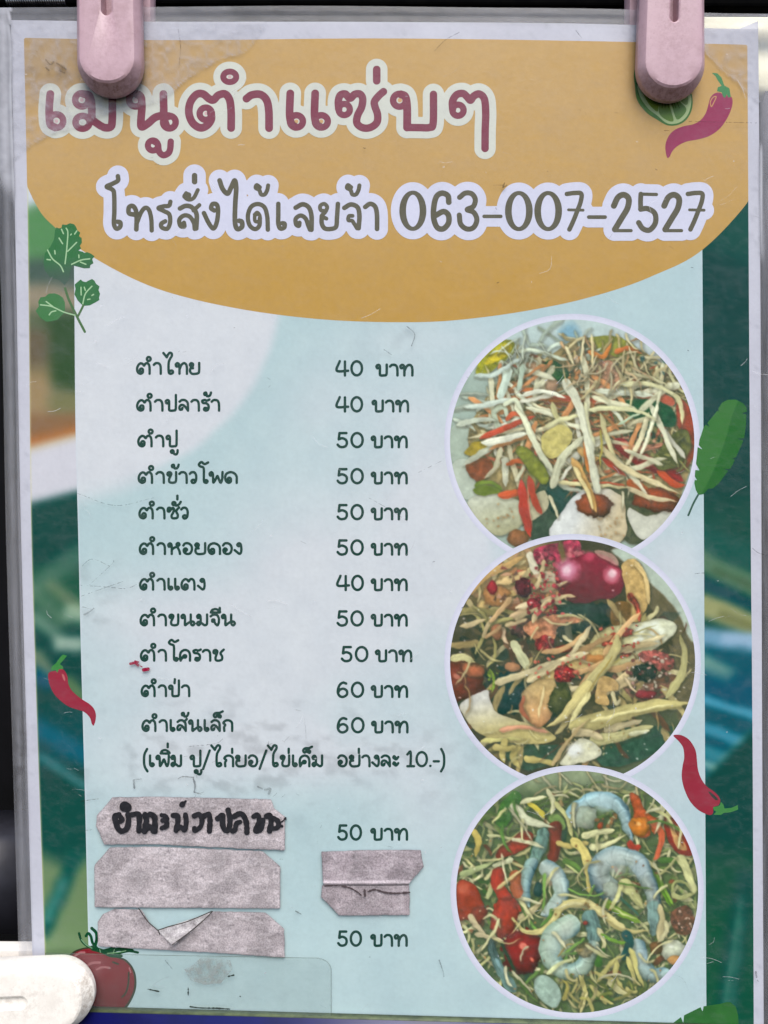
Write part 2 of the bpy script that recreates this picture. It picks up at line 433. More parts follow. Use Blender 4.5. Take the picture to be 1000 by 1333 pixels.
# ---- the blurred kitchen photograph printed behind the list (left and right strips)
def band(u, v, x0, y0, x1, y1, w, soft):
    """soft line between two points: 1 on it"""
    ex, ey = x1 - x0, y1 - y0; Ln = math.hypot(ex, ey)
    t = ((u - x0) * ex + (v - y0) * ey) / Ln; d = np.abs((u - x0) * ey - (v - y0) * ex) / Ln
    d = d + 5 * (fbm(u, v, 14, 777, 2) - .5); w *= .7; soft *= 1.9
    return (1 - sst(w, w + soft, d)) * sst(-soft, 0, t) * (1 - sst(Ln, Ln + soft, t))
def c_left(u, v):
    c = np.tile(np.array((28., 74, 68)), (len(u), 1))
    x = (u - printL(v)) / 62.0
    def put(col, m):
        nonlocal c
        c = mixc(c, col, np.clip(m, 0, 1))
    vv = v + 10 * (fbm(u, v, 30, 5) - .5)
    put((92, 142, 92), 1 - sst(335, 372, vv + 6 * x))
    put((205, 212, 222), 1 - sst(262, 280, vv + 0.4 * (u - 36)))
    put((78, 98, 88), sst(325, 350, vv) * (1 - sst(372, 392, vv)))
    put((150, 140, 118), sst(358, 380, vv - 6 * x))
    put((58, 84, 54), sst(392, 415, vv) * (1 - sst(500, 535, vv + 25 * (1 - x))) * (0.6 + .4 * sst(0.1, .6, x)))
    put((108, 98, 78), sst(415, 440, vv) * (1 - sst(470, 500, vv)) * (1 - sst(.2, .6, x)))
    put((158, 136, 100), sst(465, 500, vv) * (1 - sst(.25, .6, x)) * (1 - sst(545, 560, vv)))
    put((140, 108, 78), sst(530, 552, vv + 8 * x))
    put((122, 122, 85), sst(505, 520, vv) * (1 - sst(530, 545, vv)) * sst(.2, .6, x))
    put((184, 112, 60), sst(560, 576, vv + 12 * x) * .85)
    put((200, 190, 165), sst(577, 584, v + 17 * x))
    put((208, 208, 216), sst(583, 592, v + 17 * x))
    put((28, 76, 70), sst(649, 660, v + 16 * x))
    low = sst(645, 660, v)
    put((45, 95, 72), low * sst(725, 750, v) * (1 - sst(800, 830, v)) * .7)
    put((90, 130, 110), low * band(u, v, 40, 768, 102, 722, 5, 10) * .6)
    put((120, 140, 105), low * band(u, v, 66, 762, 104, 792, 3, 7) * .75)
    put((95, 130, 105), low * band(u, v, 46, 770, 80, 808, 4, 8) * .7)
    put((165, 190, 165), low * band(u, v, 92, 796, 108, 800, 3, 8) * .8)
    put((115, 150, 130), low * band(u, v, 45, 804, 80, 832, 2, 6) * .8)
    put((158, 182, 165), low * band(u, v, 76, 838, 106, 838, 5, 6) * .95)
    put((120, 138, 112), low * band(u, v, 46, 852, 66, 876, 4, 6) * .85)
    put((110, 140, 90), low * band(u, v, 88, 888, 110, 912, 4, 6) * .8)
    put((18, 88, 112), low * band(u, v, 48, 880, 62, 888, 5, 7) * .9)
    put((25, 92, 108), sst(900, 950, v) * (1 - sst(985, 1010, v)) * .35)
    put((28, 105, 128), low * band(u, v, 50, 948, 112, 984, 4, 10) * .75)
    put((90, 150, 155), low * band(u, v, 52, 984, 110, 1024, 1.2, 3) * .85)
    put((30, 80, 72), sst(1020, 1050, v))
    ol = sst(1098, 1130, v - 0.5 * (u - 58) * np.where(u < 85, 1, 0.2) + 8 * (fbm(u, v, 25, 9) - .5))
    put((112, 138, 98), ol)
    put((26, 86, 78), band(u, v, 100, 1112, 55, 1215, 8, 5) * sst(1095, 1110, v))
    put((70, 140, 130), band(u, v, 84, 1146, 60, 1198, 1.5, 4) * .9)
    put((122, 150, 105), sst(1215, 1235, v) * (1 - x) * .4)
    return c + 7 * (fbm(u, v, 9, 21) - .5)[:, None]
def c_right(u, v):
    c = np.tile(np.array((27., 72, 68)), (len(u), 1))
    def put(col, m):
        nonlocal c
        c = mixc(c, col, np.clip(m, 0, 1))
    put((42, 88, 78), (1 - sst(300, 345, v - .3 * (u - 920))) * .7)
    put((32, 86, 72), sst(615, 680, v) * .6)
    put((30, 100, 92), band(u, v, 915, 700, 980, 728, 5, 14) * .4)
    put((96, 130, 100), band(u, v, 910, 728, 985, 765, 9, 7) * .85)
    put((66, 92, 66), band(u, v, 930, 742, 985, 766, 1.5, 3) * .6)
    put((22, 78, 84), band(u, v, 910, 757, 985, 792, 4, 6))
    put((160, 162, 112), band(u, v, 912, 786, 985, 815, 10, 7) * .95)
    put((105, 112, 70), band(u, v, 940, 800, 985, 818, 2, 5) * .7)
    put((22, 90, 104), sst(812, 835, v - .25 * (u - 918)))
    put((120, 165, 190), band(u, v, 916, 828, 985, 838, 5, 8) * .95)
    put((165, 190, 215), band(u, v, 945, 830, 985, 836, 3, 6) * .7)
    put((125, 165, 150), band(u, v, 916, 862, 945, 878, 5, 8) * .8)
    put((22, 88, 110), band(u, v, 916, 895, 985, 905, 10, 14) * .8)
    put((85, 165, 190), band(u, v, 914, 910, 982, 932, 3, 4) * .85)
    put((22, 88, 100), band(u, v, 914, 928, 985, 950, 5, 6) * .9)
    put((70, 152, 175), band(u, v, 914, 946, 966, 966, 4, 4) * .85)
    put((62, 140, 152), band(u, v, 914, 976, 944, 988, 5, 4) * .8)
    put((130, 180, 175), band(u, v, 914, 993, 932, 1000, 1, 3) * .8)
    dk = sst(-4, 6, (v - 1006) + (u - 925) * 1.0 + 0)       # the diagonal leaf edge
    put((110, 150, 120), (1 - sst(0, 5, np.abs((v - 1003) + (u - 925) * 1.0))) * .5 * sst(940, 960, v))
    put((26, 76, 70), dk * sst(930, 945, v))
    put((32, 86, 66), sst(1080, 1140, v) * .9)
    put((22, 78, 76), band(u, v, 972, 1140, 944, 1320, 5, 10) * .7)
    put((72, 130, 112), band(u, v, 966, 1165, 944, 1310, 1.2, 3) * .7 * sst(1150, 1200, v))
    put((62, 118, 104), band(u, v, 972, 1160, 953, 1310, 1.0, 2.5) * .55 * sst(1180, 1220, v))
    put((36, 92, 62), band(u, v, 926, 1200, 922, 1340, 6, 8) * .4)
    return c + 6 * (fbm(u, v, 10, 23) - .5)[:, None]
def soften(fn, r=5.0):
    def g(u, v):
        acc = 0; wt = 0
        for dx, dy, w in ((0, 0, 2), (-r, 0, 1), (r, 0, 1), (0, -r, 1), (0, r, 1), (-r*.7, -r*.7, 1), (r*.7, r*.7, 1), (r*.7, -r*.7, 1), (-r*.7, r*.7, 1), (-2*r, 0, .5), (2*r, 0, .5), (0, -2*r, .5), (0, 2*r, .5)):
            acc = acc + w * fn(u + dx, v + dy); wt += w
        return acc / wt
    return g
def c_left_soft(u, v):
    return mixc(soften(c_left)(u, v), (208, 204, 160), (1 - sst(0.6, 2.0, u - printL(v))) * .7)
st = grid_shape('background_picture_strip', printL, curve([(200, 99), (700, 105), (1370, 122)]), K(200), K(1366), 1.6, 0.009 * mm, M_PRINT, CARD, c_left_soft)
tag(st, 'blurred green and brown picture strip down the left side')
st = grid_shape('background_picture_strip', curve([(200, 911), (1370, 916)]), printR, K(230), K(1366), 1.6, 0.009 * mm, M_PRINT, CARD, soften(c_right, 3.5))
tag(st, 'blurred dark green and blue picture strip down the right side')

def c_list(u, v):
    n = fbm(u, v, 120, 31, 5); n2 = fbm(u, v, 28, 41, 4)
    m = np.zeros(len(u))
    pl = 1 - sst(258, 276, np.hypot(u - 100, v - 365) + 6 * (n2 - .5))
    m = np.maximum(m, pl)
    m = np.maximum(m, (1 - sst(25, 60, np.abs((v - 610) + .25 * (u - 98)))) * (1 - sst(150, 260, u)) * .9)
    def g(x, y, rx, ry, a=1.):
        return a * np.exp(-(((u - x) / rx) ** 2 + ((v - y) / ry) ** 2))
    w = g(470, 760, 190, 150, 1.0) + g(300, 880, 170, 110, .9) + g(560, 610, 60, 120, .8) + g(440, 520, 70, 60, .45) + g(180, 800, 90, 50, .5) \
        + g(560, 1040, 60, 110, .55) + g(600, 720, 40, 90, .8) + g(230, 990, 130, 60, .6) + g(860, 1000, 60, 60, .5) + g(880, 740, 60, 60, .6) + g(560, 440, 120, 30, .35) \
        + g(430, 985, 120, 40, .6)
    m = np.maximum(m, np.clip(w * (0.55 + .9 * n), 0, .92))
    c = mixc((182, 205, 208), (211, 215, 220), m)
    c = mixc(c, (190, 213, 215), sst(1040, 1200, v) * .6 * (1 - sst(.55, .8, n)))
    c = mixc(c, (196, 208, 220), sst(880, 940, u) * .3)
    c = c + 9 * (n2 - .5)[:, None] * np.array((1., .9, .7)) + 5 * (fbm(u, v, 7, 51) - .5)[:, None]
    d = (1 - sst(.4, 1.6, u - listL(v)))
    return mixc(c, (205, 214, 222), d * .6)
grid_shape('list_panel', listL, listR, curve([(90, 318), (200, 365), (350, 398), (540, 408), (700, 396), (850, 350), (920, 315)]), K(1366), 3.2, 0.014 * mm, M_PRINT, CARD, c_list)

def c_head(u, v):
    n = fbm(u, v, 60, 61, 5)
    c = mixc((197, 164, 113), (191, 152, 80), sst(180, 400, v) * .8 + .2 * n)  # paler top: reflected haze of the film painted into the header colour
    c = mixc(c, (200, 162, 98), sst(0.5, .9, fbm(u, v * 2.5, 30, 63)) * .4)
    c = mixc(c, (178, 150, 108), sst(.3, 1., (1 - sst(30, 110, np.hypot(u - 60, (v - 80) * 1.3)))) * .8)
    return c + 6 * (fbm(u, v, 5, 65) - .5)[:, None]
def head():
    g = 3.0
    U, V = np.meshgrid(np.arange(27, 986, g), np.arange(42, 426, g))
    F = np.minimum.reduce([U - printL(V), printR(V) - U, V - printT(U), (headB(U) - V) * .8])
    uv, f = march(F, 27, 42, g)
    return flat('header_panel', uv, f, 0.020 * mm, M_PRINT, CARD, c_head)
head()

# ---- laminating film: front sheet, lifted areas with their sheen painted as pale haze, and the clear border
outL = curve([(0, -16), (40, -9), (130, -7), (250, -3), (400, 2), (700, 8), (1000, 17), (1230, 24), (1370, 28)])
outR = K(1012.0)
outT = curve([(-20, 10), (60, 9.5), (200, 9), (400, 7.5), (600, 9.5), (840, 13), (930, 17), (1012, 18)])
def lift_mask(u, v):
    """film come away from the paper round the two top corners"""
    n = 18 * (fbm(u, v, 26, 71) - .5) + 6 * (fbm(u, v, 6, 72) - .5)
    e = curve([(-20, 255), (20, 205), (60, 178), (110, 160), (135, 148), (170, 140), (215, 126), (245, 100), (285, 76), (330, 56), (345, 30), (360, 0)])
    a = sst(-3, 3, e(u) - v + n * .35) * (1 - sst(352, 362, u))
    b = sst(-4, 4, 92 - v + n + 0.9 * (u - 945)) * sst(905, 925, u)
    return a, b
def a_film(u, v):
    gm = grime(u, v)
    inside = (u > paperL(v)) & (u < paperR(v)) & (v > paperT(u))
    a, b = lift_mask(u, v)
    n6 = fbm(u, v, 7, 75, 4); n30 = fbm(u, v, 45, 76, 4)
    al = 0.003 + 0.010 * sst(.45, .8, n30)
    rid = (1 - np.abs(2 * fbm(u, v, 16, 74, 3) - 1)) ** 7
    al = al + a * (.07 + .26 * (n6 - .4) + .22 * rid) + b * (.07 + .26 * (n6 - .4) + .2 * rid)  # mottled glare of the lifted film painted into the alpha
    al = al + .45 * (np.clip(a * (1 - a) * 4, 0, 1) + np.clip(b * (1 - b) * 4, 0, 1)) * n6  # bright edge highlight painted along the lifted areas
    al = al + .02 * sst(.62, .8, fbm(u * .6, v, 24, 73, 4))
    al = al + .13 * gm + .03 * (1 - np.abs(2 * fbm(u * .5, v, 9, 70, 3) - 1)) ** 9  # grime, and the sheen of fine wrinkles painted as pale lines
    al = np.where(inside, al, 0.20 + .2 * n30 + .12 * (n6 - .5))
    # left border: paler above, reflection streaks along it painted into the alpha
    lb = u < paperL(v)
    al = np.where(lb, np.where(np.zeros(len(u), bool), 0, sst(255, 222, v - (u - 4) * 1.3 + 12 * (n6 - .5)) * (.48 + .25 * (n6 - .5)) + .03 + .20 * np.exp(-((paperL(v) - u - 10) / 4.5) ** 2) + .30 * np.exp(-((paperL(v) - u - 1.6) / 1.6) ** 2) + .14 * (fbm(u * 3, v * .1, 6, 79) - .3)), al)
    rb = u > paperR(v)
    al = np.where(rb, .09 + .22 * (fbm(u * 3, v * .12, 6, 77) - .4) + .16 * (1 - sst(250, 400, v)) + .6 * (1 - sst(.8, 2.2, np.abs(u - paperR(v) - 2.6))) * sst(180, 200, v) * (1 - sst(320, 350, v)), al)  # right border: specular streak painted in as a bright line
    tb = (v < paperT(u)) & ~lb & ~rb
    al = np.where(tb, .18 + .15 * (fbm(u, v * 3, 14, 78) - .4) - .1 * sst(290, 310, u) * (1 - sst(540, 640, u)), al)
    return al
def grime(u, v):
    g = np.exp(-(((u - 330) / 260) ** 2 + ((v - 985) / 75) ** 2)) + .6 * np.exp(-(((u - 130) / 60) ** 2 + ((v - 780) / 60) ** 2)) + .5 * np.exp(-(((u - 500) / 70) ** 2 + ((v - 435) / 25) ** 2)) + .9 * np.exp(-(((u - 75) / 30) ** 2 + ((v - 84) / 14) ** 2)) + .06
    return g * sst(.52, .75, fbm(u * .7, v, 15, 72, 5))
def c_film(u, v):
    return mixc((205, 205, 214), (96, 92, 96), np.clip(grime(u, v) * 1.6, 0, 1))
def d_film(u, v):
    d = 0.16 * (fbm(u, v, 70, 81, 3) - .5) + 0.05 * (fbm(u, v, 16, 82, 3) - .5)
    a, b = lift_mask(u, v)
    d = d + (a + b) * (.16 + .10 * (fbm(u, v, 10, 83, 3) - .5))
    out = np.minimum.reduce([u - paperL(v), paperR(v) - u, v - paperT(u)])
    d = d - 0.42 * (1 - sst(-7, 1, out))
    # the welded rim is thicker: a ridge along it
    e = np.minimum.reduce([u - outL(v), v - outT(u)])
    d = d + 0.12 * (1 - sst(1, 6, np.abs(e - 7)))
    return d * mm
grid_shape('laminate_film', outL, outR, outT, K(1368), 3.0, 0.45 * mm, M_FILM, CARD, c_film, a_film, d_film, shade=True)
tag(CARD.children[-1], None)
# back sheet of the pouch
grid_shape('laminate_back', outL, outR, outT, K(1368), 24, -0.35 * mm, M_FILM, CARD, (200, 200, 205), lambda u, v: np.full(len(u), .12))
# ================================================================== lettering
def PS(f, pts, r, closed=False, step=.5):
    """pts in drawing units -> (samples in photo px, radius px)"""
    P = f(pts)
    return (smooth(P, closed, step) if len(P) > 2 else (P if len(P) == 1 else np.array([P[0] + (P[1] - P[0]) * t for t in np.linspace(0, 1, max(2, int(np.hypot(*(P[1] - P[0])) / step) + 1))])), r)
H_HALO, H_INK = 0.062 * mm, 0.068 * mm

# ---- heading, traced at 5x
A = zc(40, 80, 5.0); B = zc(230, 70, 5.0); C_ = zc(430, 70, 1000 / 220)
R0 = 5.1; RL = 4.3
title = []
def tt(f, pts, r=R0): title.append(PS(f, pts, r))
def tl(f, cx, cy, rx, ry=None, r=RL): title.append((f(ring(cx, cy, rx, ry, 60)), r))
tt(A, [(128, 212), (121, 300), (122, 370), (130, 412), (160, 430)]); tl(A, 168, 388, 44)
tl(A, 333, 250, 43); tt(A, [(345, 212), (380, 222), (396, 270), (398, 330), (398, 385)]); tl(A, 338, 396, 46, 42)
tt(A, [(390, 372), (435, 405), (480, 430), (522, 425), (531, 380), (532, 300), (532, 200)])
tl(A, 683, 250, 43); tt(A, [(690, 212), (718, 235), (724, 300), (718, 380), (722, 425), (762, 405), (810, 365), (860, 352), (900, 356)]); tl(A, 903, 395, 41)
tt(A, [(864, 212), (866, 300), (868, 370), (885, 425)])
tl(A, 796, 547, 33, r=4.0); tt(A, [(803, 520), (828, 540), (835, 585), (862, 610), (895, 598), (908, 570), (912, 522)], 4.2)
tl(B, 190, 390, 40, r=4.2); tt(B, [(224, 380), (226, 425), (200, 465), (155, 482), (105, 450), (80, 385), (90, 315), (130, 265), (172, 262), (212, 293), (240, 300), (272, 270), (315, 262), (345, 300), (355, 380), (355, 483)])
tl(B, 346, 150, 42, 34, r=4.0)
tt(B, [(455, 292), (490, 268), (545, 265), (585, 300), (600, 370), (602, 484)])
for dx in (0, 162):
    tt(B, [(740 + dx, 258), (737 + dx, 330), (736 + dx, 400), (747 + dx, 455), (772 + dx, 476)]); tl(B, 780 + dx, 440, 42, 40)
tl(C_, 83, 330, 33, r=4.2); tt(C_, [(50, 325), (48, 280), (60, 245), (90, 238), (108, 258), (122, 262), (145, 240), (175, 238), (192, 265), (186, 315), (162, 365), (158, 410), (190, 437), (235, 437), (275, 408), (280, 360), (264, 310), (262, 282), (288, 248), (315, 224)], 4.9)
tt(C_, [(275, 93), (275, 160)], 5.0)
tl(C_, 410, 275, 38, r=4.3); tt(C_, [(418, 240), (445, 255), (455, 320), (455, 436)], 5.2); tt(C_, [(455, 436), (530, 437), (588, 436), (609, 410), (611, 240)], 4.9)
tl(C_, 756, 334, 33, r=4.2); tt(C_, [(724, 325), (724, 280), (748, 243), (785, 235), (810, 255), (830, 275), (850, 250), (882, 238), (912, 268), (920, 350), (917, 450), (916, 560)], 4.9)
def c_title(u, v):
    n = fbm(u, v, 14, 91)
    a, b = lift_mask(u, v)
    return mixc((132, 74, 88), (144, 88, 104), n * .5 + .5 * a)  # paler where the film lifts: its haze painted into the lettering
stroke_shape('heading_outline', title, 1.0, H_HALO, M_PRINT, CARD, lambda u, v: mixc((214, 217, 205), (207, 209, 202), fbm(u, v, 30, 92)), grow=9.0)
stroke_shape('heading_lettering', title, 0.6, H_INK, M_PRINT, CARD, c_title)

for f_, x, y, r, cc in ((B, 780, 440, 2.6, 0), (B, 942, 440, 2.6, 0), (C_, 412, 275, 2.8, 0), (B, 193, 388, 2.4, 1), (B, 346, 150, 2.2, 1), (A, 168, 388, 2.4, 1), (A, 333, 250, 2.6, 1), (A, 683, 250, 2.6, 1)):
    stroke_shape('counter_dot', [(f_([(x, y)]), r)], .5, H_INK, M_PRINT, CARD, ((206, 168, 122), (214, 178, 180))[cc])
# ---- second line and telephone number
Dz = zc(120, 205, 5.0); E = zc(310, 205, 5.0); Fz = zc(505, 225, 1000 / 210); G = zc(720, 225, 1000 / 220)
line2 = []
def ll(f, pts, r=3.1): line2.append(PS(f, pts, r))
ll(Dz, [(168, 122), (168, 150), (135, 170), (95, 190), (130, 208), (143, 235), (145, 350), (142, 430), (158, 463), (182, 452), (184, 424), (165, 418)], 3.0)
ll(Dz, [(272, 372), (240, 362), (240, 325), (265, 316), (285, 345), (290, 400), (288, 468)]); ll(Dz, [(290, 430), (318, 360), (345, 328), (370, 342), (385, 400), (388, 475)], 2.9)
ll(Dz, [(510, 288), (500, 314), (465, 318), (432, 330), (470, 350), (502, 370), (508, 420), (490, 463), (455, 456), (450, 432), (476, 415)], 2.9)
ll(Dz, [(598, 425), (600, 450), (575, 445), (568, 405), (598, 378), (635, 385), (662, 425), (668, 465)], 2.9); ll(Dz, [(572, 332), (610, 315), (650, 325), (680, 370), (678, 462)], 3.1); ll(Dz, [(660, 345), (698, 310)], 2.7)
ll(Dz, [(612, 232), (600, 255), (625, 262), (632, 242), (610, 238), (604, 258), (630, 275), (662, 262), (688, 212)], 2.6)
ll(Dz, [(667, 118), (667, 158)], 3.6)
ll(Dz, [(795, 345), (775, 330), (785, 303), (812, 308), (820, 350), (812, 420), (790, 462), (760, 428), (728, 362)], 3.0)
ll(Dz, [(830, 150), (850, 205), (882, 235), (905, 195), (928, 150), (938, 200), (932, 300), (930, 420), (945, 465), (975, 452), (975, 420), (958, 412)], 3.2)
ll(E, [(132, 368), (110, 378), (112, 415), (138, 412), (142, 380), (125, 358), (108, 372)], 2.4)
ll(E, [(142, 395), (138, 445), (110, 466), (75, 440), (64, 380), (85, 322), (130, 303), (172, 325), (190, 385), (194, 470)], 2.9)
for dx in (0, 594):
    ll(E, [(142 + dx, 194), (122 + dx, 180), (115 + dx, 198), (138 + dx, 212), (150 + dx, 240), (174 + dx, 240), (190 + dx, 212), (196 + dx, 182)], 2.7)
ll(E, [(262, 302), (262, 370), (262, 430), (275, 462), (300, 456), (303, 432), (288, 428)], 3.0)
ll(E, [(375, 327), (420, 305), (460, 325), (478, 380), (478, 470)], 3.1); ll(E, [(400, 425), (396, 445), (378, 435), (376, 398), (408, 378), (440, 398), (456, 440), (468, 470)], 2.9)
ll(E, [(560, 348), (538, 342), (535, 315), (560, 302), (580, 322), (568, 355), (545, 380), (575, 398)], 2.6); ll(E, [(545, 382), (545, 430), (565, 462), (605, 465), (638, 450), (644, 390), (650, 302)], 3.0)
ll(E, [(692, 328), (735, 306), (778, 325), (790, 380), (785, 460)], 3.1); ll(E, [(745, 380), (722, 382), (718, 408), (742, 412), (755, 430), (775, 462)], 2.6)
ll(E, [(828, 322), (860, 302), (892, 320), (904, 370), (905, 465)], 3.1)
def zero(f, cx, cy, rx, ry, sc):
    t = np.linspace(0, 2 * math.pi, 110); P = f(np.stack([cx + rx * np.cos(t), cy + ry * np.sin(t)], -1))
    line2.append((P, 2.7 + 1.7 * np.abs(np.cos(t)) ** 1.5))
Z0 = zc(650, 0, 1000 / 350)
zero(Fz, 155, 235, 63, 112, 1); zero(Z0, 73, 785, 39, 67, 1); zero(Z0, 182, 785, 39, 67, 1)
ll(Fz, [(378, 182), (372, 142), (335, 126), (300, 150), (284, 220), (286, 290), (308, 340), (345, 346), (376, 310), (375, 262), (345, 240), (300, 262)], 3.7)
ll(Fz, [(445, 152), (480, 126), (520, 130), (542, 165), (530, 208), (492, 228), (532, 245), (552, 290), (532, 338), (490, 348), (452, 318), (443, 262)], 3.4)
ll(Fz, [(597, 270), (700, 270)], 2.4)
for dx in (0, 716):
    ll(G, [(82 + dx, 125), (130 + dx, 119), (167 + dx, 124), (164 + dx, 170), (142 + dx, 230), (118 + dx, 290), (97 + dx, 335)], 3.0 + .0 * dx); ll(G, [(92 + dx, 219), (178 + dx, 221)], 1.9)
ll(G, [(212, 262), (308, 262)], 2.5)
for dx in (0, 298):
    ll(G, [(360 + dx, 195), (385 + dx, 145), (420 + dx, 130), (448 + dx, 155), (440 + dx, 210), (405 + dx, 270), (366 + dx, 335)], 3.9); ll(G, [(366 + dx, 342), (462 + dx, 342)], 2.2)
ll(G, [(612, 128), (525, 126)], 2.2); ll(G, [(520, 126), (518, 170), (519, 215)], 3.2); ll(G, [(519, 215), (560, 212), (602, 240), (606, 295), (572, 338), (532, 330), (507, 295)], 3.5)
line2 = [(p, r) for p, r in line2]
stroke_shape('telephone_line_outline', line2, 1.0, H_HALO + .003 * mm, M_PRINT, CARD, lambda u, v: mixc((216, 217, 236), (208, 210, 228), fbm(u, v, 30, 93)), grow=11.0)
stroke_shape('telephone_line_lettering', line2, 0.55, H_INK + .003 * mm, M_PRINT, CARD, lambda u, v: mixc((97, 95, 80), (108, 105, 90), fbm(u, v, 12, 94)))

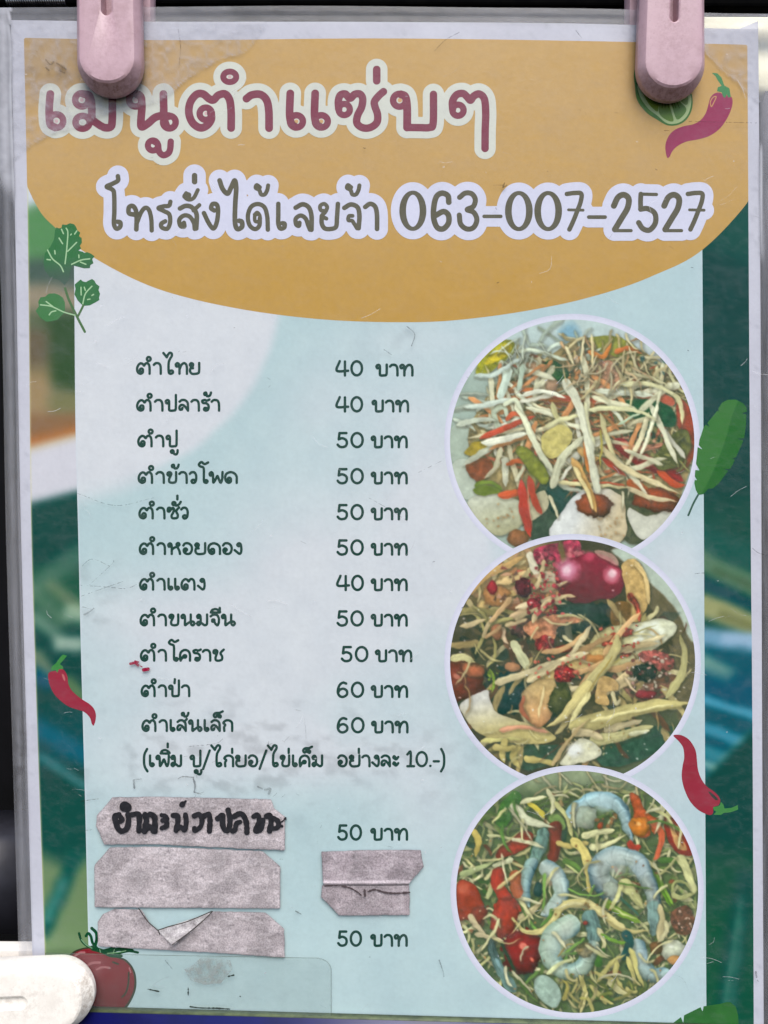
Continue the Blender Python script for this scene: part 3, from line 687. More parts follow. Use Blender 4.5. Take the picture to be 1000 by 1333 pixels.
# ---- body alphabet: (advance, [strokes]) in photo px, baseline 0, up is negative; 'o' = small ring
def o(cx, cy, r, ry=None): return [tuple(p) for p in ring(cx, cy, r, ry, 14)]
GL = {
 'ต': (21.5, [o(7.3, -6.2, 2.1), [(9.4, -6.2), (9, -3.2), (6, -1.6), (2.6, -3.5), (1.5, -8), (3, -12.5), (6, -15), (8.8, -14.4), (10.8, -12.2), (12.5, -14.5), (15, -15.3), (17.5, -13), (18.3, -8), (18.3, -1.6)]]),
 'า': (13, [[(1.5, -13.2), (4, -15.2), (8, -15), (10.3, -12), (10.8, -6), (10.8, -1.6)]]),
 'ำ': (14.5, [o(-4.3, -20.8, 2.5), [(1.5 + 1, -13.2), (5, -15.2), (9, -15), (11.3, -12), (11.8, -6), (11.8, -1.6)]]),
 'ไ': (16, [[(.9, -28.5), (3, -26), (5.4, -23)], [(5.4, -23), (7.2, -26.5), (9.4, -28.8), (12, -27.8), (12, -24.5), (9.6, -20.5), (8, -16), (7.8, -6), (8.6, -2.4), (11.3, -1.5), (13.8, -3.2), (12.8, -5.6), (10.2, -5.4), (8.4, -4)]]),
 'โ': (13.5, [[(13, -28), (8.5, -26), (4.5, -28.5), (1.3, -25.5), (3, -23), (6.5, -21.8), (7.6, -18), (7.6, -5), (8.6, -2.2), (11, -1.6), (12.3, -3.5), (10.8, -5), (8.4, -4.2)]]),
 'เ': (9.5, [[(2.5, -15.5), (2.5, -6), (3, -3), (5.2, -1.6), (7.3, -3.2), (6.3, -5.2), (3.6, -4.8)]]),
 'แ': (18, [[(2.5, -15.5), (2.5, -6), (3, -3), (5.2, -1.6), (7.3, -3.2), (6.3, -5.2), (3.6, -4.8)], [(11.2, -15.5), (11.2, -6), (11.7, -3), (13.9, -1.6), (16, -3.2), (15, -5.2), (12.3, -4.8)]]),
 'ท': (18.5, [[(5, -11.5), (2.5, -11), (1.5, -13.5), (3.5, -15.3), (5.8, -14), (6.5, -10), (6.5, -1.6)], [(6.5, -7), (9, -12.8), (12.5, -15.3), (15.5, -13.5), (16.5, -9), (16.5, -1.6)]]),
 'ย': (17, [[(5.6, -12.5), (3.4, -11.4), (1.9, -13.3), (3.8, -15.3), (6.3, -14), (5.6, -11), (2.8, -8.6), (2.3, -4.5), (5, -1.6), (10.5, -1.6), (13.8, -2.8), (14.5, -7), (14.5, -15.5)], [(3.2, -8.8), (6.2, -8.8)]]),
 'ป': (17, [[(5, -11.5), (2.5, -11), (1.5, -13.5), (3.5, -15.3), (5.6, -14), (5.8, -9), (5.8, -3.2), (7, -1.6), (11, -1.6), (13.8, -2.6), (14.3, -8), (14.3, -21.8)]]),
 'บ': (17, [[(5, -11.5), (2.5, -11), (1.5, -13.5), (3.5, -15.3), (5.6, -14), (5.8, -9), (5.8, -3.2), (7, -1.6), (11, -1.6), (13.8, -2.6), (14.3, -8), (14.3, -15.5)]]),
 'ล': (15.5, [[(2, -13.3), (5, -15.3), (9, -15), (12, -12), (12.6, -6), (12.6, -1.6)], [(5.6, -5), (4.8, -3), (2.4, -3), (1.8, -6), (3.7, -8.8), (7, -8.5), (10, -5.4), (12.4, -2)]]),
 'ส': (15.5, [[(2, -13.3), (5, -15.3), (9, -15), (12, -12), (12.6, -6), (12.6, -1.6)], [(5.6, -5), (4.8, -3), (2.4, -3), (1.8, -6), (3.7, -8.8), (7, -8.5), (10, -5.4), (12.4, -2)], [(10.5, -13.5), (14, -17)]]),
 'ร': (12.5, [[(11.2, -16), (8, -14.6), (5, -15.4), (2, -14.2), (3.2, -11.6), (7.6, -10.8), (10, -8), (9.7, -3.5), (7, -1.6), (4.4, -2.8), (5.2, -5), (8.5, -4.8)]]),
 '้': (0, [[(-5.6, -22.4), (-7.4, -22), (-7.8, -24.2), (-5.8, -25), (-5, -23), (-4.6, -20.6), (-2, -20.4), (-.2, -22.4), (.6, -25)]]),
 '่': (0, [[(-3.2, -24.2), (-3.2, -19)]]),
 '่3': (0, [[(-8.0, -23.5), (-8.4, -18.5)]]),
 '่2': (0, [[(-3.2, -31), (-3.2, -26.4)]]),
 'ั': (0, [o(-7.6, -20.8, 2.0), [(-7, -18.8), (-4, -18.3), (-1, -20), (1, -23)]]),
 'ิ': (0, [[(-12.5, -18.3), (-10.6, -21.5), (-6.5, -22.6), (-2.8, -21), (-1.4, -18.3), (-12.5, -18.3)]]),
 'ี': (0, [[(-12.5, -18.3), (-10.6, -21.5), (-6.5, -22.6), (-2.8, -21), (-1.4, -18.3), (-12.5, -18.3)], [(-1.2, -24.2), (-1.2, -18.5)]]),
 '็': (0, [[(1, -27), (-3, -25.2), (-8.2, -24.8), (-10.6, -22), (-9, -19.4), (-6.6, -20.4)], [(-6.6, -21.6), (-4, -22.6), (-1.6, -21.2), (-2, -19.2), (-4, -19.6)]]),
 'ู': (0, [o(-8.2, 5.3, 1.8), [(-6.6, 5.8), (-5.6, 8.4), (-3, 8.8), (-1.6, 6.6), (-1.4, 3.6)]]),
 'ข': (15.5, [[(5.2, -12.2), (3.6, -11), (1.9, -12.4), (2.6, -14.7), (5, -15.3), (6.8, -13.5), (5.6, -10), (4, -6), (4.6, -2.6), (8, -1.6), (11.8, -2.5), (12.9, -6), (12.9, -15.5)]]),
 'ซ': (17, [o(2.9, -11.8, 1.5), [(1.4, -12.4), (2.2, -15), (4.5, -15.2), (6, -13.2), (8, -15.2), (9.6, -13), (8.4, -9), (6.5, -5.5), (7, -2.3), (10, -1.6), (13.5, -2.5), (14.3, -6), (12.5, -10), (13, -12.5), (16, -15.7)]]),
 'ช': (16, [[(5.3, -12.2), (3.8, -10.9), (2, -12.2), (2.6, -14.7), (5, -15.3), (6.9, -13.5), (5.7, -9), (4.5, -5), (5.5, -2), (9, -1.6), (12.5, -3), (13, -7), (11, -10.5), (12, -13), (15, -15.8)]]),
 'ว': (12, [[(1.8, -13.2), (4, -15.2), (7.6, -15), (9.8, -11), (9.6, -5), (7.8, -1.9), (5, -1.7), (4, -4), (6, -5.6), (8.7, -4.6)]]),
 'พ': (19.5, [[(4.6, -11.8), (2.3, -11), (1.5, -13.5), (3.5, -15.3), (5.4, -13.5), (5.8, -8), (6.2, -1.9), (9, -6), (11.3, -10.4), (13.2, -6), (15.4, -1.8), (17.2, -6), (17.8, -15.5)]]),
 'ด': (18.5, [o(6.9, -6.2, 2.0), [(8.9, -6), (8.6, -3), (6, -1.6), (3, -3.5), (1.6, -8), (3, -13), (8, -15.4), (13, -14), (16, -10), (16.3, -1.6)]]),
 'ห': (19, [[(5, -11.8), (2.5, -11), (1.6, -13.5), (3.6, -15.3), (5.6, -13.8), (6, -9), (6, -1.6)], [(6, -7), (9, -9.5), (13, -11.2), (15.8, -13.6), (14.4, -15.8), (12.2, -14.4), (13, -11), (15.5, -6), (16.5, -1.6)]]),
 'อ': (15, [[(1.8, -12.6), (4, -15.2), (8.5, -15.2), (12, -12), (12.6, -7), (10.5, -2.5), (6.5, -1.6), (3, -3.5), (2.3, -7), (4.5, -8.8), (6.4, -7.2), (5, -5.4), (2.8, -6)]]),
 'ง': (12, [[(6.8, -11.6), (4.8, -13.2), (6.5, -15.3), (9, -14.3), (10, -9), (9.5, -3.5), (7.5, -1.8), (4.5, -4), (1.5, -6.5)]]),
 'น': (19.5, [[(5, -11.8), (2.5, -11), (1.6, -13.5), (3.6, -15.3), (5.6, -13.8), (6, -9), (6, -1.9), (9, -3.8), (12.5, -6), (16.2, -6.3), (17.8, -3.8), (16, -1.6), (13.8, -3), (13.2, -8), (13.2, -15.5)]]),
 'ม': (17, [[(5, -11.8), (2.8, -11), (1.8, -13.3), (3.8, -15.3), (5.8, -13.8), (6.2, -9), (5.8, -4), (3.6, -1.7), (1.7, -3.8), (3.5, -6), (7, -4.6), (11, -1.8), (13.9, -3), (14.3, -8), (14.3, -15.5)]]),
 'จ': (14.5, [[(1.8, -13.3), (5, -15.3), (9.5, -15), (12, -11), (12, -5), (10.2, -1.6), (7.4, -4.2), (6.2, -6.6), (4, -6.4), (4, -8.8), (6.2, -9), (6.6, -7)]]),
 'ค': (17, [[(2.5, -1.6), (1.8, -7), (3, -12.5), (7.5, -15.4), (12.3, -14), (14.4, -9.5), (14.5, -1.6)], [(2.5, -1.8), (4.5, -5), (7, -8.4), (9.5, -8), (9, -5.8), (6.2, -5.6)]]),
 'ก': (15.5, [[(3.2, -1.6), (3, -6.5), (4.4, -9.5), (2, -12), (5, -15), (9.5, -15.2), (13, -12.5), (13.5, -7), (13.5, -1.6)]]),
 'ะ': (10, [[(3.6, -11.8), (1.8, -12.6), (2.6, -14.6), (4.2, -13.4), (4, -11), (6, -10.8), (8.2, -13.6)], [(3.6, -3.8), (1.8, -4.6), (2.6, -6.6), (4.2, -5.4), (4, -3), (6, -2.8), (8.2, -5.6)]]),
 '/': (11, [[(1, 1.8), (9.6, -22)]]),
 '(': (7, [[(5.6, -24), (2.2, -17), (1.6, -8), (2.6, -1), (6, 5)]]),
 ')': (7, [[(1.4, -24), (4.6, -17), (5.3, -8), (4.4, -1), (1.2, 5)]]),
 '0': (17.5, [o(8.7, -10.8, 6.8, 9.1)]),
 '1': (12, [[(1.8, -17), (6, -20), (6, -1.6)], [(1.8, -1.6), (10.4, -1.6)]]),
 '4': (19, [[(5.6, -20), (1.9, -7.8), (16.5, -7.6)], [(12.4, -19.6), (12.4, -1.6)]]),
 '5': (17, [[(12.6, -19.9), (4.2, -19.9)], [(4.2, -19.9), (3.3, -12)], [(3.3, -11.8), (7.5, -13.2), (12, -11), (13.2, -7), (11.6, -3), (7.5, -1.6), (4.2, -2.4), (2, -4.8)]]),
 '6': (17.5, [[(12.3, -18.8), (8.5, -20), (4.6, -17.3), (2.4, -11.5), (2.4, -6), (5, -2.2), (9, -1.6), (13, -4.4), (13.2, -9), (9.4, -12), (5, -11), (2.6, -7.5)]]),
 '.': (5.5, [[(2.4, -2), (2.6, -2)]]), '-': (10, [[(1.6, -8), (8.2, -8)]]), ' ': (8.5, []),
}
def c_ink(u, v): return mixc((36, 68, 60), (60, 86, 80), fbm(u, v, 5, 95) * .7)
def set_text(name, text, x0, x1, base_y, r=1.65, label=None, kerns=0):
    items = []; x = 0; prev = None
    toks = list(text)
    for i, ch in enumerate(toks):
        k = ch
        if ch == '่' and i and toks[i-1] in 'ัิี': k = '่2'
        if ch == '่' and i and toks[i-1] == 'ป': k = '่3'
        adv, st_ = GL[k]
        for s_ in st_:
            items.append([(px + x, py) for px, py in s_])
        x += adv
    allx = [p[0] for s_ in items for p in s_]
    lo, hi = min(allx) - r, max(allx) + r
    sc = (x1 - x0) / (hi - lo)
    f = lambda P: np.stack([x0 + (np.array(P, float)[:, 0] - lo) * sc, base_y + np.array(P, float)[:, 1]], -1)
    paths = []
    for s_ in items:
        P = f(s_)
        paths.append((smooth(P, False, .45), r))
    ob = stroke_shape(name, paths, 0.5, 0.056 * mm, M_PRINT, CARD, c_ink)
    # pale printed fringe under the letters
    return ob
names = [('ตำไทย', 177, 261, 488), ('ตำปลาร้า', 177, 287, 536), ('ตำปู', 178.5, 233, 582.5), ('ตำข้าวโพด', 179, 310, 630), ('ตำซั่ว', 180, 246, 676.3), ('ตำหอยดอง', 180.5, 316, 722.6),
         ('ตำแตง', 181, 268, 769), ('ตำขนมจีน', 181.5, 307.5, 815.5), ('ตำโคราช', 182, 293, 861.5), ('ตำป่า', 183, 248, 907.7), ('ตำเส้นเล็ก', 184, 304, 953)]
for t, a, b, y in names: set_text('dish_name', t, a, b, y)
set_text('extras_note', '(เพิ่ม ปู/ไก่ยอ/ไข่เค็ม  อย่างละ 10.-)', 186, 580, 999)
prices = [('40', 437, 473, 490.2, 488.6, 538.6), ('40', 437, 473, 537, 483.6, 532.8), ('50', 438, 474, 583.6, 482.5, 531), ('50', 438, 474, 630.6, 482.5, 531), ('50', 438, 474, 677.4, 482.5, 531),
          ('50', 438, 474, 723.4, 482.5, 531), ('40', 438, 474, 769.6, 482.5, 531), ('50', 438, 474, 815.8, 482.5, 531), ('50', 443.5, 480, 862.2, 488, 537), ('60', 438.5, 474.5, 908.6, 482.5, 531.5),
          ('60', 438.5, 475, 954.8, 483, 532), ('50', 439, 471.5, 1094.5, 482, 531.5), ('50', 439, 471.5, 1232.6, 482, 531)]
for d, a, b, y, c, e in prices:
    # number and the word for baht are one printed price
    its = []
    for txt, x0, x1 in ((d, a, b), ('บาท', c, e)):
        x = 0; raw = []
        for ch in txt:
            for s_ in GL[ch][1]: raw.append([(px + x, py) for px, py in s_])
            x += GL[ch][0]
        lo = min(p[0] for s_ in raw for p in s_) - 1.6; hi = max(p[0] for s_ in raw for p in s_) + 1.6
        sc = (x1 - x0) / (hi - lo)
        for s_ in raw:
            P = np.array(s_, float); its.append((smooth(np.stack([x0 + (P[:, 0] - lo) * sc, y + P[:, 1]], -1), False, .45), 1.7))
    stroke_shape('price', its, 0.5, 0.056 * mm, M_PRINT, CARD, c_ink)

# ================================================================== printed clip-art
HA = 0.042 * mm; dh = 0.003 * mm
def noisy(c1, c2, s, seed): return lambda u, v: mixc(c1, c2, fbm(u, v, s, seed))
# chilli, top right
f = zc(810, 0, 5.263)
def pale(n, w=0.9): return n
ch = poly_shape('chilli_print', f([(595, 700), (605, 668), (632, 640), (668, 634), (700, 650), (745, 660), (757, 690), (750, 740), (720, 810), (670, 880), (600, 930), (520, 955), (440, 970), (380, 1000), (345, 1035), (325, 1075), (312, 1085), (300, 1050), (297, 990), (320, 930), (360, 890), (420, 865), (490, 850), (540, 820), (575, 770)]), .8, HA + 0, M_PRINT, CARD, noisy((150, 68, 96), (158, 80, 106), 14, 101))
tag(ch, 'printed red chilli at the top right corner')
poly_shape('stem', f([(612, 498), (652, 502), (680, 530), (700, 585), (735, 605), (745, 665), (726, 668), (716, 645), (705, 672), (692, 662), (682, 632), (650, 625), (655, 598), (682, 588), (655, 550), (640, 522)]), .7, HA + dh, M_PRINT, ch, (86, 142, 98), sm=False)
stroke_shape('highlight_or_slit', [PS(f, [(610, 730), (604, 700), (622, 668), (644, 662), (634, 690), (615, 728)], .7)], .5, HA + dh, M_PRINT, ch, (196, 150, 110))
# chilli, right edge
f = zc(860, 930, 7.143)
ch = poly_shape('chilli_print', f([(118, 198), (150, 188), (200, 195), (260, 230), (305, 290), (330, 350), (340, 440), (350, 520), (380, 600), (430, 670), (500, 720), (545, 770), (555, 810), (535, 848), (505, 855), (488, 870), (490, 910), (470, 935), (420, 925), (340, 880), (270, 800), (220, 690), (197, 580), (205, 480), (220, 400), (210, 310), (170, 250)]), .8, HA, M_PRINT, CARD, noisy((156, 56, 72), (146, 58, 68), 14, 102))
tag(ch, 'printed red chilli beside the lowest food picture')
poly_shape('stem', f([(488, 862), (530, 855), (552, 845), (560, 812), (585, 838), (595, 875), (660, 868), (718, 842), (722, 885), (650, 910), (590, 915), (560, 935), (490, 932), (520, 905), (495, 890)]), .7, HA + dh, M_PRINT, ch, (74, 136, 76), sm=False)
poly_shape('highlight_or_slit', f([(442, 715), (472, 728), (515, 765), (535, 792), (520, 800), (485, 775)]), .6, HA + dh, M_PRINT, ch, (62, 66, 62))  # dark slit in the printed skin
# chilli, left edge
f = zc(40, 830, 10)
ch = poly_shape('chilli_print', f([(235, 460), (280, 438), (330, 432), (360, 412), (420, 412), (455, 450), (480, 510), (490, 600), (530, 680), (600, 750), (680, 810), (760, 860), (820, 920), (850, 1000), (840, 1100), (815, 1150), (795, 1120), (770, 1040), (700, 970), (620, 940), (500, 900), (400, 830), (310, 740), (250, 620), (228, 520)]), .7, HA, M_PRINT, CARD, noisy((160, 50, 68), (150, 56, 72), 10, 103))
tag(ch, 'printed red chilli at the left edge')
poly_shape('stem', f([(280, 372), (330, 335), (380, 260), (420, 220), (475, 235), (430, 290), (380, 345), (425, 380), (422, 410), (370, 410), (345, 460), (325, 420), (280, 430), (262, 405)]), .6, HA + dh, M_PRINT, ch, (70, 138, 74), sm=False)
poly_shape('highlight_or_slit', f([(405, 470), (430, 480), (452, 540), (448, 575), (425, 545)]), .5, HA + dh, M_PRINT, ch, (188, 105, 105))
# lime
f = zc(810, 0, 5.263)
lime = poly_shape('lime_print', f([(85, 480), (88, 600), (105, 690), (165, 770), (240, 820), (310, 858), (385, 855), (445, 815), (480, 740), (478, 650), (440, 560), (300, 440), (150, 400)]), .8, HA, M_PRINT, CARD, (88, 126, 78))
tag(lime, 'printed lime slice under the right clothespin')
poly_shape('pith', f([(112, 560), (118, 650), (170, 735), (245, 795), (310, 845), (385, 842), (440, 800), (468, 735), (468, 650), (400, 560), (200, 500)]), .7, HA + dh, M_PRINT, lime, noisy((186, 204, 156), (168, 190, 138), 8, 104))
poly_shape('peel_stripe', f([(100, 640), (120, 668), (180, 745), (215, 775), (200, 790), (150, 745), (105, 688)]), .6, HA + 2*dh, M_PRINT, lime, (96, 138, 74))
poly_shape('flesh', f([(140, 590), (145, 640), (185, 715), (240, 765), (250, 720), (265, 640), (220, 560)]), .6, HA + 2 * dh, M_PRINT, lime, (108, 136, 50))
poly_shape('flesh', f([(262, 660), (252, 770), (300, 820), (352, 828), (330, 740), (310, 660)]), .6, HA + 2 * dh, M_PRINT, lime, (112, 142, 78))
poly_shape('flesh', f([(318, 660), (345, 740), (375, 818), (420, 790), (440, 745), (400, 700), (360, 650)]), .6, HA + 2 * dh, M_PRINT, lime, (104, 138, 80))
poly_shape('flesh', f([(375, 650), (420, 710), (448, 715), (452, 650), (420, 600)]), .6, HA + 2 * dh, M_PRINT, lime, (128, 154, 96))
stroke_shape('juice_lines', [PS(f, [(a, 690), (b, 740)], .45) for a, b in ((278, 274), (296, 294), (312, 318), (352, 368), (372, 392), (340, 352))], .5, HA + 3 * dh, M_PRINT, lime, (66, 84, 36))
# coriander
f = zc(30, 250, 7.018)
co = poly_shape('herb_print', f([(292, 350), (305, 322), (330, 332), (352, 325), (358, 295), (395, 300), (430, 284), (468, 295), (485, 318), (498, 350), (524, 370), (512, 402), (536, 420), (538, 465), (520, 490), (532, 515), (504, 535), (545, 545), (562, 556), (585, 548), (620, 562), (655, 588), (632, 612), (644, 650), (615, 668), (612, 695), (560, 697), (500, 682), (450, 668), (432, 720), (420, 800), (380, 850), (330, 800), (250, 780), (200, 720), (188, 640), (200, 560), (250, 500), (285, 430)]), .8, HA, M_PRINT, CARD,
    lambda u, v: mixc((64, 118, 74), (74, 98, 84), sst(330, 368, v)), sm=False)
tag(co, 'printed coriander sprig at the upper left')
poly_shape('leaf', f([(480, 885), (472, 845), (500, 820), (528, 798), (545, 815), (575, 822), (600, 808), (632, 794), (655, 812), (668, 838), (700, 862), (690, 895), (705, 930), (694, 965), (700, 985), (662, 1008), (610, 1035), (548, 1040), (500, 990), (470, 935)]), .7, HA, M_PRINT, co, (64, 118, 74), sm=False)
poly_shape('leaf', f([(140, 1000), (160, 962), (205, 955), (235, 928), (290, 925), (330, 940), (365, 965), (382, 1005), (385, 1070), (372, 1110), (345, 1135), (318, 1165), (265, 1180), (215, 1185), (160, 1150), (115, 1085), (145, 1045)]), .7, HA, M_PRINT, co, (74, 126, 78), sm=False)
stroke_shape('stem', [PS(f, [(385, 880), (420, 985), (480, 1110), (520, 1190), (565, 1275)], 1.6), PS(f, [(552, 1035), (505, 1130)], 1.4)], .6, HA + dh, M_PRINT, co, (82, 116, 74))
stroke_shape('vein', [PS(f, q, .85) for q in ([(395, 330), (410, 370), (402, 500), (385, 655)], [(225, 530), (270, 610), (340, 670), (370, 728)], [(445, 660), (530, 622), (610, 610)], [(525, 640), (575, 660)], [(410, 540), (490, 460)], [(330, 420), (362, 472)], [(352, 340), (370, 380)],
    [(160, 1030), (260, 1045), (370, 1095), (475, 1125)], [(212, 1000), (272, 1045)], [(240, 1122), (262, 1095), (300, 1085)], [(547, 1020), (570, 930), (630, 860)], [(530, 870), (532, 940)], [(590, 982), (612, 978)], [(630, 945), (645, 935)], [(220, 616), (252, 620)], [(510, 575), (512, 600)], [(472, 384), (492, 355)], [(436, 392), (442, 384)], [(290, 535), (294, 565)], [(560, 870), (570, 898)])], .5, HA + 2 * dh, M_PRINT, co, (166, 202, 158))
# long leaf at right
f = zc(850, 500, 6.667)
midr = smooth(f([(415, 960), (470, 870), (535, 730), (600, 570), (645, 430), (690, 270), (738, 150)]), False, 2)
def c_leaf(u, v):
    m = np.interp(v, midr[::-1, 1], midr[::-1, 0])
    return mixc((66, 120, 64), (50, 106, 54), sst(-1, 1, u - m)) + 6 * (fbm(u, v, 12, 105) - .5)[:, None]
lf = poly_shape('leaf_print', f([(395, 962), (372, 915), (360, 860), (364, 832), (384, 834), (364, 800), (368, 745), (406, 750), (374, 692), (382, 620), (388, 545), (436, 572), (398, 528), (405, 480), (420, 440), (440, 375), (460, 350), (498, 378), (472, 338), (520, 280), (560, 230), (578, 242), (566, 214), (600, 162), (650, 136), (720, 134), (780, 165), (812, 200), (816, 238), (765, 255), (812, 262), (808, 350), (792, 470), (728, 474), (786, 488), (765, 540), (740, 590), (722, 636), (680, 645), (712, 655), (692, 700), (668, 738), (612, 735), (655, 752), (625, 790), (570, 865), (520, 905), (480, 908), (440, 955)]), .8, HA + 4 * dh, M_PRINT, CARD, c_leaf, sm=False)
tag(lf, 'printed long green leaf on the right strip')
stroke_shape('stalk', [PS(f, [(392, 962), (350, 1040), (308, 1138)], 1.3)], .6, HA + 5 * dh, M_PRINT, lf, (70, 100, 88))
f = zc(860, 1280, 7.143)
lf = poly_shape('leaf_print', f([(-40, 560), (40, 440), (105, 378), (190, 314), (212, 372), (218, 298), (372, 222), (392, 266), (400, 214), (480, 202), (560, 190), (610, 176), (650, 176), (700, 218), (722, 300), (728, 420), (720, 640), (-40, 640)]), .8, HA + 4 * dh, M_PRINT, CARD, noisy((62, 118, 62), (52, 100, 56), 14, 106), sm=False)
tag(lf, 'printed green leaf cut off at the bottom right')
# tomato
f = zc(0, 1200, 5)
tm = poly_shape('tomato_print', f([(436, 262), (470, 200), (530, 172), (600, 165), (650, 190), (760, 225), (820, 245), (868, 300), (888, 370), (882, 450), (840, 540), (780, 600), (700, 640), (600, 640), (530, 560), (470, 420)]), .8, HA, M_PRINT, CARD, (62, 62, 48))
tag(tm, 'printed tomato at the lower left')
def c_tom(u, v):
    c = mixc((134, 44, 52), (104, 30, 36), sst(1262, 1320, v) * .8)
    return mixc(c, (150, 74, 82), (1 - sst(8, 26, np.hypot(u - 118, (v - 1258) * 1.2))) * .7)
poly_shape('flesh', f([(448, 265), (480, 208), (535, 182), (600, 175), (650, 200), (760, 235), (812, 255), (856, 305), (874, 370), (868, 448), (828, 530), (770, 590), (700, 628), (600, 628), (540, 550), (480, 415)]), .8, HA + dh, M_PRINT, tm, c_tom)
stroke_shape('highlight_or_slit', [PS(f, [(560, 290), (600, 268), (650, 265)], 1.6), PS(f, [(630, 310), (670, 295), (715, 300)], 1.4), PS(f, [(490, 222), (520, 202), (550, 200)], 1.4), PS(f, [(842, 300), (852, 330)], .9)], .6, HA + 2 * dh, M_PRINT, tm, (178, 112, 116))
stroke_shape('crease', [PS(f, [(838, 330), (836, 400), (820, 460), (795, 490)], 1.2), PS(f, [(735, 262), (770, 275)], 1.2)], .6, HA + 2 * dh, M_PRINT, tm, (64, 60, 46))
stroke_shape('leaves', [PS(f, [(515, 75), (530, 120), (565, 155), (620, 180)], 1.6), PS(f, [(560, 92), (575, 75), (592, 95), (605, 140), (640, 180)], 1.8), PS(f, [(598, 42), (625, 70), (630, 110), (622, 150)], 2.0), PS(f, [(600, 180), (680, 200), (760, 205), (840, 190), (898, 200)], 1.6),
    PS(f, [(620, 175), (700, 195), (780, 178), (860, 188)], 2.4), PS(f, [(640, 180), (720, 220), (790, 222)], 2.0), PS(f, [(600, 165), (660, 190), (740, 172)], 2.2)], .6, HA + 3 * dh, M_PRINT, tm, noisy((30, 88, 58), (24, 66, 44), 6, 107))
stroke_shape('leaf_vein', [PS(f, [(530, 115), (560, 148), (600, 172)], .5), PS(f, [(700, 205), (760, 200), (820, 188)], .6), PS(f, [(650, 180), (655, 200)], .5), PS(f, [(745, 180), (735, 210)], .5)], .45, HA + 4 * dh, M_PRINT, tm, (130, 170, 130))
